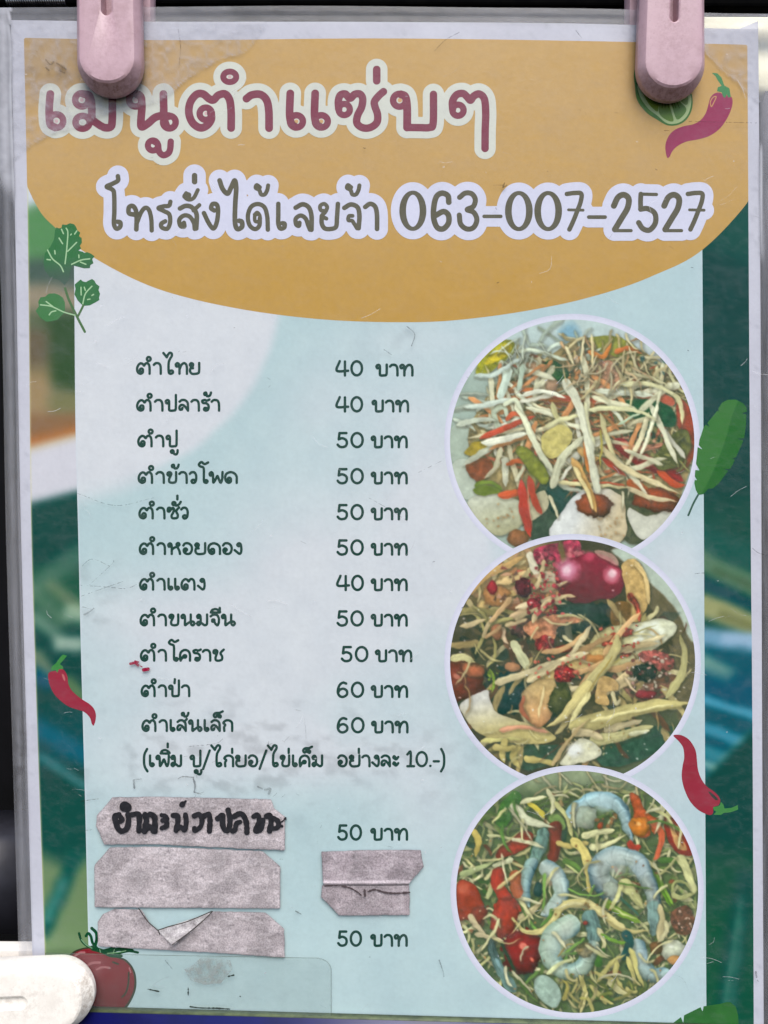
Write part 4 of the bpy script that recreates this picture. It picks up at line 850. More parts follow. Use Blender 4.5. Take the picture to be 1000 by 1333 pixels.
# ================================================================== the three round food pictures, painted stroke by stroke
class Paint:
    def __init__(s, seed):
        s.k = 0.74; s.w, s.h = 740, 690            # canvas pixels per drawing unit
        s.C = np.zeros((s.h, s.w, 3)); s.rng = np.random.RandomState(seed); s.seed = seed
    def _win(s, x0, y0, x1, y1):
        x0 = max(int(x0), 0); y0 = max(int(y0), 0); x1 = min(int(x1) + 1, s.w); y1 = min(int(y1) + 1, s.h)
        return x0, y0, x1, y1
    def comp(s, win, a, col):
        x0, y0, x1, y1 = win
        s.C[y0:y1, x0:x1] = s.C[y0:y1, x0:x1] * (1 - a[..., None]) + col * a[..., None]
    def fill(s, fn):
        Y, X = np.mgrid[0:s.h, 0:s.w]; s.C = fn(X / s.k, Y / s.k)
    def strand(s, pts, w0, w1=None, col=(200, 200, 170), al=1.0, dark=None, shadow=.30, edge=None, tip=True, tex=14, hl=None, soft=None, bands=0):
        big = w0 > 44
        edge = (.30 if bands else .16 if big else .05) if edge is None else edge; hl = (.22 if bands else .10) if hl is None else hl
        soft = s.rng.uniform(1.4, 3.4) if soft is None else soft; tex = tex * .55
        if not big: w0 = w0 * .82; w1 = None if w1 is None else w1 * .82
        P = smooth(np.array(pts, float) * s.k, False, 2.2)
        n = len(P); w1 = w0 if w1 is None else w1
        t = np.linspace(0, 1, n)
        R = (w0 + (w1 - w0) * t) * s.k / 2
        if tip: R = R * np.clip(np.minimum(t * s.rng.uniform(4, 12) + s.rng.uniform(0, .5), (1 - t) * s.rng.uniform(3, 9) + .02), 0, 1) ** .8
        R = R * (1 + .22 * (vnoise(t * 7 + P[0, 0], t * 0 + P[0, 1], s.seed) - .5))
        m = R.max() + 7
        win = s._win(P[:, 0].min() - m, P[:, 1].min() - m, P[:, 0].max() + m, P[:, 1].max() + m)
        x0, y0, x1, y1 = win
        if x1 <= x0 or y1 <= y0: return
        X, Y = np.meshgrid(np.arange(x0, x1), np.arange(y0, y1))
        best = np.full(X.shape, 1e9); ti = np.zeros(X.shape, int)
        for i in range(n):
            d = np.hypot(X - P[i, 0], Y - P[i, 1]) - R[i]
            mk = d < best; best[mk] = d[mk]; ti[mk] = i
        T = np.gradient(P, axis=0); T /= np.linalg.norm(T, axis=1)[:, None] + 1e-9
        sx = (X - P[ti, 0]); sy = (Y - P[ti, 1])
        side = (sx * -T[ti, 1] + sy * T[ti, 0]) / (R[ti] + .5)
        lit = -( -T[ti, 1] * -.5 + T[ti, 0] * -.85) * side * -1
        a = np.clip(.5 - best / soft, 0, 1) * al
        if shadow:
            ds = best - 1.0
            sh = np.exp(-np.clip(ds, 0, 9) ** 2 / 12) * shadow * al
            sh = np.roll(np.roll(sh, 3, 0), 2, 1)
            s.comp(win, sh, np.array((66, 62, 44.)))
        c = np.array(col, float)
        fib = vnoise(side * 5 + 50 + s.seed, ti * .06 + P[0, 0], s.seed + 5) - .5
        blot = fbm(X, Y, 7, s.seed + 9, 3) - .5
        fib2 = vnoise(side * 2.2 + 9 * t[ti] + P[0, 1], ti * .12 + P[0, 1], s.seed + 6) - .5
        along = vnoise(t[ti] * 3.1 + P[0, 0] * .7, t[ti] * 0, s.seed + 8) - .5
        sh = 1 - edge * np.abs(side) ** 2 * 1.2 + hl * lit + (fib * 1.5 + fib2 * 1.2 + blot * 1.0 + along * 2.4) * tex / 90
        if bands:
            ns = max(3, n * 2.2 / 34); ph = (t[ti] * ns - .22 * np.abs(side) ** 2) % 1
            sh = sh - .13 * np.exp(-((ph - .5) / .08) ** 2) + .07 * np.exp(-((ph - .60) / .06) ** 2) + .16 * np.exp(-((side + .35) / .22) ** 2) * (vnoise(ti * .12, ti * 0, 3) > .4)
        cc = c[None, None, :] * sh[..., None]
        if bands: cc = cc + np.array((26, 14, -6.)) * (np.clip(side, -1, 1)[..., None] * .5) + np.array((-14, 2, 6.)) * (np.abs(side)[..., None] ** 2)
        s.comp(win, a, np.clip(cc, 0, 255))
    def poly(s, pts, col, al=1.0, tex=16, shadow=.4, sm=True, soft=1.0, grad=None, edge=.0):
        P = np.array(pts, float) * s.k
        if sm: P = smooth(P, True, 6)
        win = s._win(P[:, 0].min() - 9, P[:, 1].min() - 9, P[:, 0].max() + 9, P[:, 1].max() + 9)
        x0, y0, x1, y1 = win
        if x1 <= x0 or y1 <= y0: return
        X, Y = np.meshgrid(np.arange(x0, x1).astype(float), np.arange(y0, y1).astype(float))
        d = seg_dist(X, Y, P, True)
        a = np.clip(.5 + d / soft, 0, 1) * al
        if shadow:
            sh = np.exp(-np.clip(-d, 0, 9) ** 2 / 10) * shadow * al
            s.comp(win, np.roll(np.roll(sh, 2, 0), 1, 1), np.array((56, 56, 42.)))
        c = np.tile(np.array(col, float), X.shape + (1,))
        if grad is not None:
            (gx0, gy0), (gx1, gy1), c2 = grad
            tx = np.clip(((X / s.k - gx0) * (gx1 - gx0) + (Y / s.k - gy0) * (gy1 - gy0)) / ((gx1 - gx0) ** 2 + (gy1 - gy0) ** 2), 0, 1)
            c = c * (1 - tx[..., None]) + np.array(c2, float) * tx[..., None]
        c = c * (1 + (fbm(X, Y, 12, s.seed + 2, 4) - .5) * tex / 60 + (fbm(X, Y, 3.5, s.seed + 3, 2) - .5) * tex / 200)[..., None]
        if edge: c = c * (1 - edge * np.exp(-np.clip(d, 0, 50) / 4))[..., None]
        s.comp(win, a, np.clip(c, 0, 255))
    def blob(s, cx, cy, rx, ry, col, rot=0, al=1.0, shade=.3, hl=None, tex=16, shadow=.3, soft=1.6):
        cx, cy, rx, ry = cx * s.k, cy * s.k, rx * s.k, ry * s.k; m = max(rx, ry) + 8
        win = s._win(cx - m, cy - m, cx + m, cy + m); x0, y0, x1, y1 = win
        if x1 <= x0 or y1 <= y0: return
        X, Y = np.meshgrid(np.arange(x0, x1).astype(float), np.arange(y0, y1).astype(float))
        ca, sa = math.cos(math.radians(rot)), math.sin(math.radians(rot))
        dx, dy = X - cx, Y - cy; u = (dx * ca + dy * sa) / rx; v = (-dx * sa + dy * ca) / ry
        wob = 1 + .24 * (fbm(X, Y, 14, s.seed + 31, 3) - .5) * 2
        q = np.hypot(u, v) * wob; d = (1 - q) * min(rx, ry)
        a = np.clip(.5 + d / soft, 0, 1) * al
        if shadow:
            sh = np.exp(-np.clip(-d, 0, 9) ** 2 / 12) * shadow * al
            s.comp(win, np.roll(np.roll(sh, 2, 0), 1, 1), np.array((56, 54, 42.)))
        l = 1 - shade * q ** 3 + shade * .5 * (-(dx / rx) * .5 - (dy / ry) * .7)
        c = np.array(col, float)[None, None] * l[..., None]
        c = c * (1 + (fbm(X, Y, 8, s.seed + 12, 3) - .5) * tex / 55)[..., None]
        s.comp(win, a, np.clip(c, 0, 255))
        if hl:
            for hx, hy, hr, hc in hl: s.blob(hx, hy, hr, hr * .7, hc, 30, .85, 0, None, 6, 0, 4)
    def soft(s, cx, cy, r, col, al):
        s.blob(cx, cy, r, r, col, 0, al, 0, None, 8, 0, r * s.k * .9)
    def dots(s, n, box, cols, r=(2, 6), al=.8):
        for _ in range(n):
            x = s.rng.uniform(box[0], box[2]); y = s.rng.uniform(box[1], box[3]); c = cols[s.rng.randint(len(cols))]
            s.blob(x, y, s.rng.uniform(*r), s.rng.uniform(*r), c, s.rng.uniform(0, 180), al, .2, None, 20, .2, 1)
    def threads(s, n, box, cols, length=(50, 160), width=(8, 20), ang=None, bend=.5, al=.95, mask=None, tex=14):
        for _ in range(n):
            x = s.rng.uniform(box[0], box[2]); y = s.rng.uniform(box[1], box[3])
            if mask is not None and not mask(x, y): continue
            a = s.rng.uniform(0, math.pi) if ang is None else math.radians(s.rng.normal(ang[0], ang[1]))
            Ln = s.rng.uniform(*length); b = s.rng.normal(0, bend); w = s.rng.uniform(*width)
            p = []; 
            for q in (-.5, -.2, .2, .5):
                aa = a + b * q
                p.append((x + math.cos(aa) * Ln * q, y + math.sin(aa) * Ln * q + b * 20 * q * q))
            c = np.array(cols[s.rng.randint(len(cols))], float) * s.rng.uniform(.82, 1.08)
            s.strand(p, w, w * s.rng.uniform(.5, 1), c, al, tex=tex)
    def shards(s, n, box, cols, size=(10, 30), al=(.5, .95), mask=None):
        for _ in range(n):
            x = s.rng.uniform(box[0], box[2]); y = s.rng.uniform(box[1], box[3])
            if mask is not None and not mask(x, y): continue
            a = s.rng.uniform(0, 2 * math.pi); Ln = s.rng.uniform(*size); k = s.rng.randint(3, 6)
            P = []
            for q in range(k):
                aa = a + 2 * math.pi * q / k + s.rng.normal(0, .3); rr = Ln * s.rng.uniform(.3, 1.2)
                P.append((x + math.cos(aa) * rr * 1.5, y + math.sin(aa) * rr * .6) if s.rng.rand() < .6 else (x + math.cos(aa) * rr * .6, y + math.sin(aa) * rr * 1.3))
            c = np.array(cols[s.rng.randint(len(cols))], float) * s.rng.uniform(.8, 1.12)
            s.poly(P, c, s.rng.uniform(*al), 24, .2, False, s.rng.uniform(1.2, 3.5))
    def blur(s, n=1):
        for _ in range(n):
            C = s.C.copy()
            C[1:-1] = (s.C[:-2] + 2 * s.C[1:-1] + s.C[2:]) / 4
            D = C.copy(); D[:, 1:-1] = (C[:, :-2] + 2 * C[:, 1:-1] + C[:, 2:]) / 4
            s.C = D

PAP = (214, 214, 186); PAPW = (220, 221, 203); PAPD = (172, 168, 124)
def food_a():
    s = Paint(11)
    def f(x, y):
        c = np.zeros(x.shape + (3,)) + np.array((150, 168, 160.))
        m = sst(330, 120, y)[..., None]; c = c * (1 - m) + np.array((172, 190, 192.)) * m
        m = sst(560, 760, x)[..., None] * sst(300, 200, y)[..., None]; c = c * (1 - m * .4) + np.array((190, 196, 206.)) * m * .4
        return c + 10 * (fbm(x, y, 60, 3) - .5)[..., None]
    s.fill(f)
    s.soft(492, 118, 34, (110, 160, 190), .8)
    s.poly([(70, 455), (150, 440), (240, 455), (270, 540), (170, 560), (80, 570)], (158, 172, 160), tex=8, shadow=.15)
    s.poly([(80, 575), (180, 570), (260, 640), (180, 700), (110, 690)], (172, 182, 170), tex=8, shadow=.3)
    # dark depths of the heap
    s.poly([(140, 560), (150, 420), (260, 280), (400, 210), (520, 140), (680, 150), (820, 230), (900, 340), (935, 480), (900, 640), (840, 760), (700, 840), (560, 860), (420, 850), (330, 800), (240, 700), (170, 650)], (140, 124, 84), tex=40, shadow=.2)
    s.poly([(380, 640), (520, 640), (520, 700), (450, 760), (420, 840), (360, 850), (340, 760)], (62, 78, 62), tex=30)
    s.poly([(620, 640), (760, 680), (860, 740), (780, 840), (690, 850), (650, 720)], (84, 84, 58), tex=30)
    s.blob(760, 450, 80, 60, (44, 84, 78), tex=25)
    s.blob(470, 700, 60, 60, (40, 74, 70), tex=20)
    s.poly([(160, 262), (180, 205), (240, 150), (290, 148), (292, 185), (240, 235), (200, 262)], (146, 146, 42), tex=40)
    s.poly([(190, 225), (240, 165), (285, 155), (270, 195), (220, 225)], (184, 168, 44), tex=40, shadow=0)
    s.poly([(560, 140), (640, 128), (720, 160), (760, 230), (700, 215), (600, 180)], (138, 140, 60), tex=20)
    heap = lambda x, y: (x - 560) ** 2 / 380 ** 2 + (y - 420) ** 2 / 260 ** 2 < 1
    s.threads(110, (180, 220, 890, 660), [(178, 168, 120), (180, 130, 80), (160, 84, 58), (140, 136, 84), (196, 184, 140)], (60, 170), (10, 24), mask=heap)
    s.shards(260, (170, 200, 900, 700), [(168, 150, 104), (186, 172, 124), (150, 110, 66), (170, 84, 54), (118, 116, 70), (196, 186, 146), (96, 92, 60)], (8, 26), mask=heap)
    s.threads(210, (190, 210, 890, 650), [(204, 198, 158), (190, 176, 128), (190, 120, 74), (216, 212, 180), (186, 84, 58)], (50, 170), (5, 13), mask=heap, bend=.25)
    s.threads(36, (280, 90, 560, 330), [(176, 192, 178), (190, 204, 190), (160, 176, 156)], (50, 150), (8, 18), mask=lambda x, y: y > 90 + abs(x - 420) * .25)
    s.threads(20, (120, 330, 320, 480), [(192, 206, 196), (178, 190, 176)], (60, 150), (10, 20), ang=(-5, 18))
    s.threads(34, (560, 220, 900, 400), [(186, 178, 130), (200, 196, 150), (170, 160, 112)], (70, 180), (8, 16), ang=(25, 25))
    s.threads(26, (460, 130, 780, 240), [(196, 184, 142), (188, 150, 108), (176, 160, 110)], (40, 110), (7, 14))
    # red and orange pieces
    s.strand([(560, 180), (610, 200), (640, 150)], 26, 14, (196, 120, 62)); s.strand([(650, 185), (700, 172), (748, 190)], 26, 16, (190, 106, 56))
    s.strand([(230, 345), (300, 318), (390, 318), (450, 300)], 24, 16, (188, 106, 60)); s.strand([(250, 350), (360, 345), (450, 352), (520, 360)], 26, 20, (192, 104, 58))
    s.strand([(415, 332), (520, 352), (650, 352)], 24, 18, (190, 72, 52)); s.strand([(560, 366), (620, 360), (660, 345)], 16, 10, (206, 100, 70))
    s.poly([(720, 330), (790, 315), (850, 345), (855, 372), (780, 365), (730, 350)], (184, 92, 70))
    s.poly([(872, 350), (910, 380), (932, 470), (925, 560), (880, 610), (860, 580), (890, 500), (868, 430)], (170, 66, 48), grad=((880, 360), (880, 600), (140, 62, 42)), tex=24)
    s.poly([(668, 368), (720, 352), (790, 352), (850, 385), (866, 425), (850, 448), (780, 440), (720, 420)], (44, 98, 56), tex=30, grad=((700, 360), (820, 450), (30, 80, 48)))
    s.strand([(668, 378), (740, 392), (800, 420)], 6, 3, (110, 150, 90), shadow=0)
    s.poly([(392, 232), (430, 212), (478, 240), (488, 268), (450, 288), (405, 270)], (48, 92, 46), tex=40, edge=.3)
    s.blob(364, 248, 42, 30, (172, 138, 108), 10); s.blob(415, 298, 38, 26, (182, 146, 116), 15, hl=[(405, 288, 9, (214, 190, 166))])
    # dried shrimp
    s.poly([(560, 300), (575, 240), (620, 215), (665, 240), (668, 300), (640, 345), (585, 345)], (190, 138, 108), tex=60)
    s.dots(70, (565, 225, 665, 340), [(214, 166, 136), (166, 108, 82), (200, 150, 120)], (3, 8))
    s.dots(50, (670, 470, 830, 560), [(200, 146, 118), (166, 108, 84), (120, 60, 46)], (3, 9))
    s.dots(40, (490, 200, 560, 330), [(206, 178, 140), (190, 130, 80)], (3, 9))
    s.strand([(650, 495), (720, 550), (800, 590), (890, 640)], 52, 40, (160, 44, 44)); s.strand([(800, 600), (860, 650), (900, 655)], 36, 22, (184, 72, 44))
    s.strand([(665, 500), (700, 520), (760, 522), (830, 510)], 36, 22, (190, 130, 104), tex=50)
    s.strand([(700, 640), (800, 690), (870, 680)], 44, 28, (176, 86, 48))
    s.poly([(860, 470), (900, 460), (920, 520), (880, 580), (820, 600), (790, 560)], (98, 98, 52), tex=40)
    s.threads(12, (800, 470, 900, 590), [(130, 130, 76), (108, 104, 60)], (40, 80), (8, 14))
    # base pieces
    s.poly([(132, 716), (205, 678), (330, 716), (322, 790), (240, 832), (170, 780)], (190, 194, 178), tex=12, edge=.12, grad=((200, 690), (240, 830), (166, 164, 130)))
    s.dots(16, (190, 720, 300, 800), [(190, 150, 100), (176, 130, 84)], (2, 5), .6)
    s.poly([(330, 720), (400, 670), (415, 730), (350, 780)], (176, 170, 140), tex=16)
    s.blob(310, 838, 40, 30, (150, 96, 60)); 
    s.poly([(418, 830), (450, 762), (530, 672), (600, 664), (672, 690), (690, 760), (680, 840), (600, 880), (480, 850)], (206, 208, 210), tex=8, edge=.1, grad=((520, 740), (650, 790), (196, 180, 148)))
    s.dots(22, (590, 760, 680, 840), [(190, 150, 100), (180, 140, 92)], (2, 5), .6)
    s.poly([(700, 730), (760, 762), (860, 735), (820, 790), (750, 845), (705, 790)], (196, 196, 184), tex=10, edge=.12)
    s.blob(580, 722, 62, 44, (164, 76, 46), 5, shade=.45); s.blob(800, 706, 84, 42, (160, 70, 44), 5, shade=.4)
    s.poly([(130, 575), (200, 556), (220, 590), (180, 640), (140, 620)], (142, 74, 48), tex=30); s.poly([(120, 540), (160, 500), (200, 510), (180, 550)], (160, 140, 52), tex=30)
    s.strand([(160, 655), (210, 642), (255, 668)], 20, 16, (112, 134, 50)); s.poly([(150, 668), (200, 652), (250, 672), (190, 690)], (104, 120, 44))
    s.threads(62, (190, 260, 860, 640), [(216, 215, 188), (222, 221, 204), (208, 200, 164), (206, 140, 90), (204, 210, 190), (214, 212, 180)], (110, 250), (16, 28), bend=.22, mask=heap)
    s.threads(22, (480, 150, 860, 330), [(206, 196, 156), (200, 186, 140)], (70, 150), (8, 15), bend=.3)
    # main strands of papaya
    s.strand([(245, 470), (225, 400), (262, 380), (280, 440)], 26, 18, (178, 190, 168))
    s.strand([(275, 240), (262, 300), (245, 350)], 42, 30, (186, 202, 190)); s.strand([(330, 225), (320, 280), (310, 320)], 26, 20, (172, 190, 172))
    s.strand([(160, 270), (230, 262), (300, 215), (360, 190)], 20, 14, (190, 205, 198)); s.strand([(300, 180), (360, 178), (440, 200), (490, 215)], 18, 12, (196, 206, 186))
    s.strand([(120, 376), (190, 372), (280, 352), (310, 370)], 26, 18, (198, 210, 200)); s.strand([(100, 440), (170, 422), (230, 425)], 30, 18, (190, 198, 180))
    s.strand([(325, 335), (400, 322), (480, 345)], 22, 14, PAPW); s.strand([(180, 488), (270, 448), (370, 408)], 28, 20, (186, 76, 54)); s.strand([(270, 420), (300, 400), (340, 420)], 20, 16, (190, 90, 60))
    s.strand([(340, 380), (420, 402), (500, 440), (560, 450)], 22, 16, PAP); s.strand([(430, 360), (450, 420), (500, 460)], 26, 20, (202, 196, 140)); s.strand([(400, 450), (470, 420), (560, 400)], 22, 14, (210, 206, 160))
    s.poly([(400, 470), (460, 440), (500, 470), (470, 540), (420, 560), (392, 520)], (186, 174, 104), tex=20)
    s.strand([(560, 388), (640, 380), (730, 392), (800, 428)], 24, 12, (206, 204, 160)); s.strand([(660, 440), (710, 412), (740, 400)], 14, 8, (170, 190, 160))
    s.strand([(660, 300), (760, 296), (840, 320), (880, 360)], 22, 14, (204, 200, 156)); s.strand([(690, 260), (780, 275), (850, 310)], 16, 10, (196, 190, 150)); s.strand([(860, 335), (885, 380), (885, 440)], 24, 14, (196, 190, 144))
    s.strand([(600, 400), (620, 480), (650, 560), (700, 610)], 22, 16, (196, 188, 140)); s.strand([(520, 520), (560, 560), (600, 560)], 30, 20, (190, 150, 90)); s.strand([(610, 560), (660, 600), (690, 620)], 24, 14, (170, 60, 46))
    s.strand([(600, 520), (670, 585), (760, 630), (880, 684)], 28, 18, (204, 190, 148)); s.strand([(690, 655), (760, 692), (868, 712)], 24, 18, (206, 190, 152)); s.strand([(450, 640), (540, 650), (700, 660)], 20, 12, (196, 186, 140))
    s.strand([(180, 505), (260, 492), (350, 468)], 32, 22, PAPW); s.strand([(250, 520), (235, 580), (190, 630)], 26, 16, (186, 180, 150)); s.strand([(265, 560), (262, 610), (268, 660)], 30, 22, (194, 194, 172))
    s.strand([(300, 640), (330, 590), (320, 560)], 18, 12, (190, 188, 160)); s.strand([(270, 580), (320, 570), (400, 610)], 24, 18, (176, 90, 56))
    s.poly([(300, 530), (330, 518), (390, 570), (420, 630), (395, 650), (340, 590)], (128, 134, 54), tex=24, edge=.2)
    s.strand([(300, 355), (335, 430), (375, 520), (445, 625)], 30, 22, (208, 210, 182)); s.strand([(260, 370), (300, 350), (330, 400)], 20, 14, (200, 206, 180))
    s.strand([(240, 690), (310, 680), (350, 700)], 34, 20, (190, 84, 52)); s.strand([(420, 690), (440, 740), (450, 770)], 18, 10, (186, 180, 150))
    s.strand([(322, 638), (330, 730), (352, 838)], 42, 34, (186, 62, 50)); s.strand([(350, 620), (366, 700), (392, 756)], 34, 26, (196, 74, 56)); s.strand([(345, 650), (350, 740), (360, 800)], 6, 4, (220, 130, 110), shadow=0)
    s.strand([(430, 660), (455, 580), (490, 530), (545, 480)], 34, 26, (206, 206, 176)); s.strand([(545, 500), (550, 560), (560, 610)], 14, 20, (206, 120, 58)); s.strand([(500, 560), (545, 640), (585, 750)], 34, 24, (206, 160, 92)); s.strand([(505, 590), (550, 670), (572, 740)], 20, 12, (214, 196, 140))
    s.strand([(478, 292), (520, 365), (552, 470), (572, 590), (588, 665)], 42, 30, (216, 217, 194), tip=False); s.strand([(545, 360), (560, 440), (580, 520)], 14, 8, (200, 198, 160), shadow=.2)
    s.strand([(600, 460), (602, 520), (598, 600)], 10, 6, (160, 150, 70), shadow=.2); s.strand([(680, 675), (676, 740)], 14, 10, (196, 190, 160))
    s.threads(14, (440, 230, 760, 320), [(206, 196, 160), (196, 170, 130)], (50, 110), (6, 11)); s.threads(12, (200, 160, 420, 220), [(196, 208, 192)], (30, 90), (5, 9)); s.dots(14, (720, 140, 860, 270), [(50, 90, 90), (60, 96, 80)], (3, 9), .7)
    s.blur(1); return s
def food_b():
    s = Paint(23)
    def f(x, y):
        c = np.zeros(x.shape + (3,)) + np.array((78, 66, 46.))
        m = sst(330, 200, y)[..., None] * sst(500, 300, x)[..., None]; c = c * (1 - m) + np.array((170, 142, 96.)) * m
        r = np.hypot(x - 500, y - 500)
        a = sst(-20, 20, (x - 640) * .8 - (y - 60) * .55)[..., None] * sst(440, 380, y)[..., None]
        c = c * (1 - a) + np.array((168, 182, 168.)) * a
        e = (np.abs((x - 740) * .85 - (y - 180) * .5 - 8 - .00045 * (y - 180) ** 2) < 46)[..., None] * sst(160, 200, y)[..., None]
        c = np.where(e, np.array((104, 92, 66.)), c)
        m = sst(560, 760, y)[..., None] * sst(400, 800, x)[..., None]; c = c * (1 - m) + np.array((88, 98, 70.)) * m
        return c + 26 * (fbm(x, y, 40, 4) - .5)[..., None]
    s.fill(f)
    s.poly([(780, 200), (860, 300), (900, 420), (940, 470), (940, 620), (880, 700), (860, 560), (850, 400), (790, 280)], (104, 92, 66), tex=20, shadow=0, soft=8)
    s.poly([(640, 100), (760, 110), (900, 260), (960, 400), (920, 420), (860, 300), (760, 200)], (170, 184, 172), tex=6, shadow=0, soft=6)
    s.threads(34, (100, 330, 560, 640), [(60, 62, 48), (92, 78, 56), (40, 60, 56), (80, 70, 60)], (60, 160), (16, 40))
    s.shards(160, (90, 300, 860, 820), [(92, 84, 62), (60, 74, 62), (120, 104, 70), (140, 120, 80), (100, 60, 50), (44, 66, 62)], (10, 40), (.3, .8))
    s.blob(330, 370, 50, 36, (90, 56, 54), tex=50); s.blob(280, 600, 60, 80, (30, 62, 66), tex=30); s.blob(520, 330, 110, 60, (44, 66, 58), tex=30); s.blob(430, 600, 50, 90, (60, 74, 50), tex=30)
    s.poly([(600, 740), (860, 720), (840, 780), (700, 850), (600, 850)], (52, 84, 66), tex=30); s.poly([(240, 760), (330, 780), (470, 790), (420, 850), (330, 870), (260, 820)], (58, 82, 64), tex=30)
    s.poly([(720, 470), (800, 450), (860, 510), (850, 600), (760, 630), (680, 600), (640, 540)], (120, 84, 70), tex=60)
    # upper left heap
    s.shards(120, (150, 100, 460, 330), [(196, 160, 108), (214, 190, 140), (170, 110, 74), (190, 80, 70), (150, 120, 84)], (8, 26), mask=lambda x, y: y > 420 - x * .9)
    s.threads(30, (160, 110, 460, 320), [(196, 168, 118), (204, 186, 136), (178, 126, 84), (190, 150, 110)], (50, 130), (14, 30))
    s.strand([(130, 250), (190, 190), (270, 150), (330, 120)], 40, 24, (186, 150, 96)); s.strand([(170, 300), (240, 262), (330, 240)], 34, 24, (200, 170, 110))
    s.blob(232, 258, 48, 38, (184, 130, 82), hl=[(215, 245, 10, (214, 180, 140))]); s.strand([(240, 215), (300, 195), (340, 170)], 34, 20, (206, 176, 124))
    s.strand([(350, 110), (370, 170), (400, 210)], 34, 24, (212, 204, 180)); s.strand([(400, 190), (450, 200), (470, 220)], 44, 30, (190, 176, 150))
    s.poly([(365, 95), (430, 75), (520, 65), (530, 110), (480, 150), (420, 130), (380, 150)], (170, 56, 80), tex=60)
    s.dots(26, (370, 80, 540, 150), [(206, 110, 120), (140, 30, 56), (190, 70, 90)], (5, 14)); s.strand([(455, 70), (470, 130), (475, 180)], 22, 14, (120, 96, 60))
    s.shards(70, (220, 160, 500, 440), [(150, 50, 54), (200, 150, 120), (120, 84, 70), (206, 180, 140), (86, 56, 52)], (6, 18))
    # big tomato
    s.poly([(445, 170), (490, 130), (560, 108), (620, 120), (670, 165), (684, 215), (660, 258), (590, 275), (510, 286), (455, 250)], (152, 34, 56), tex=12, grad=((600, 130), (540, 290), (112, 40, 46)), edge=.15)
    s.soft(485, 168, 34, (206, 130, 160), .9); s.soft(480, 168, 15, (236, 200, 215), .9); s.soft(640, 185, 24, (214, 130, 150), .85); s.soft(642, 178, 12, (232, 196, 206), .9); s.soft(560, 120, 18, (196, 70, 96), .8)
    s.poly([(580, 100), (640, 110), (660, 150), (610, 130)], (190, 150, 140), al=.7)
    s.poly([(672, 150), (720, 130), (755, 180), (776, 240), (760, 300), (730, 350), (700, 330), (690, 240)], (188, 156, 98), tex=30)
    s.strand([(700, 250), (730, 300), (735, 350)], 26, 18, (184, 76, 60), tex=50); s.strand([(720, 140), (760, 200), (768, 290)], 22, 16, (202, 174, 118)); s.strand([(750, 350), (790, 320), (800, 290)], 24, 16, (196, 188, 140))
    s.poly([(640, 290), (700, 280), (700, 350), (640, 362)], (120, 84, 46), tex=30)
    # middle
    s.threads(46, (90, 290, 880, 840), [(184, 170, 116), (170, 150, 100), (196, 186, 140), (120, 76, 54), (150, 140, 90)], (90, 210), (18, 34), bend=.3, al=.9)
    s.strand([(280, 340), (360, 290), (460, 262), (486, 280)], 34, 18, (188, 160, 124)); s.strand([(300, 300), (380, 280), (480, 285)], 24, 14, (206, 186, 150))
    s.poly([(330, 360), (420, 325), (500, 330), (540, 350), (450, 368), (440, 410), (400, 440), (350, 400)], (180, 120, 88), tex=50)
    s.strand([(450, 330), (500, 328), (555, 350)], 16, 6, (190, 180, 130)); s.strand([(480, 350), (500, 420), (540, 440)], 34, 14, (104, 104, 84)); s.strand([(470, 400), (520, 430), (560, 440)], 18, 8, (190, 180, 140))
    for q in ([(150, 290), (190, 330), (222, 400), (228, 470), (200, 515)], [(160, 460), (190, 390), (170, 340), (145, 320)], [(210, 330), (235, 390), (270, 420)], [(290, 340), (240, 350), (180, 380)]): s.strand(q, 17, 12, (158, 150, 96))
    s.strand([(290, 420), (320, 470), (350, 530)], 44, 34, (190, 190, 150)); s.strand([(255, 370), (262, 410), (275, 430)], 20, 12, (196, 170, 140))
    s.blob(290, 508, 26, 18, (182, 130, 92)); s.blob(235, 385, 22, 30, (170, 110, 80))
    s.blob(108, 560, 84, 72, (132, 52, 38), hl=[(92, 545, 12, (190, 120, 100))]); s.blob(150, 520, 42, 24, (176, 100, 70), 20); s.strand([(70, 480), (120, 475), (160, 492)], 38, 20, (186, 180, 130))
    s.strand([(212, 520), (224, 560), (215, 600)], 16, 10, (130, 160, 60)); s.dots(14, (205, 520, 240, 590), [(120, 160, 50), (150, 180, 60)], (2, 6))
    s.poly([(105, 650), (150, 610), (200, 590), (215, 630), (240, 672), (320, 700), (400, 722), (440, 764), (340, 782), (210, 762), (150, 720)], (206, 204, 200), tex=12, grad=((190, 620), (210, 750), (186, 172, 112)), edge=.15)
    s.strand([(250, 730), (330, 720), (420, 740)], 22, 14, (196, 140, 110)); s.strand([(180, 770), (250, 765), (330, 760)], 20, 12, (196, 188, 120))
    for q in ([(262, 765), (254, 810), (262, 850)], [(310, 785), (292, 830), (318, 868)], [(330, 830), (400, 840), (440, 852)], [(225, 790), (270, 800), (300, 790)]): s.strand(q, 30, 20, (176, 162, 100))
    # long pale aubergine and papaya
    s.poly([(560, 420), (620, 372), (730, 352), (822, 338), (866, 366), (850, 402), (770, 458), (690, 500), (610, 520), (590, 470)], (186, 176, 122), tex=20, edge=.25, grad=((620, 430), (830, 360), (204, 206, 180)))
    for _ in range(16): s.soft(s.rng.uniform(715, 850), s.rng.uniform(352, 420), s.rng.uniform(7, 16), (222, 226, 214), .75)
    s.strand([(600, 450), (690, 400), (800, 360)], 8, 5, (150, 140, 80), shadow=0); s.strand([(640, 500), (720, 450), (800, 410)], 10, 6, (160, 150, 90), shadow=0)
    s.poly([(335, 556), (380, 515), (450, 480), (540, 448), (600, 440), (625, 470), (560, 510), (500, 540), (420, 560)], (192, 164, 106), tex=24, edge=.2)
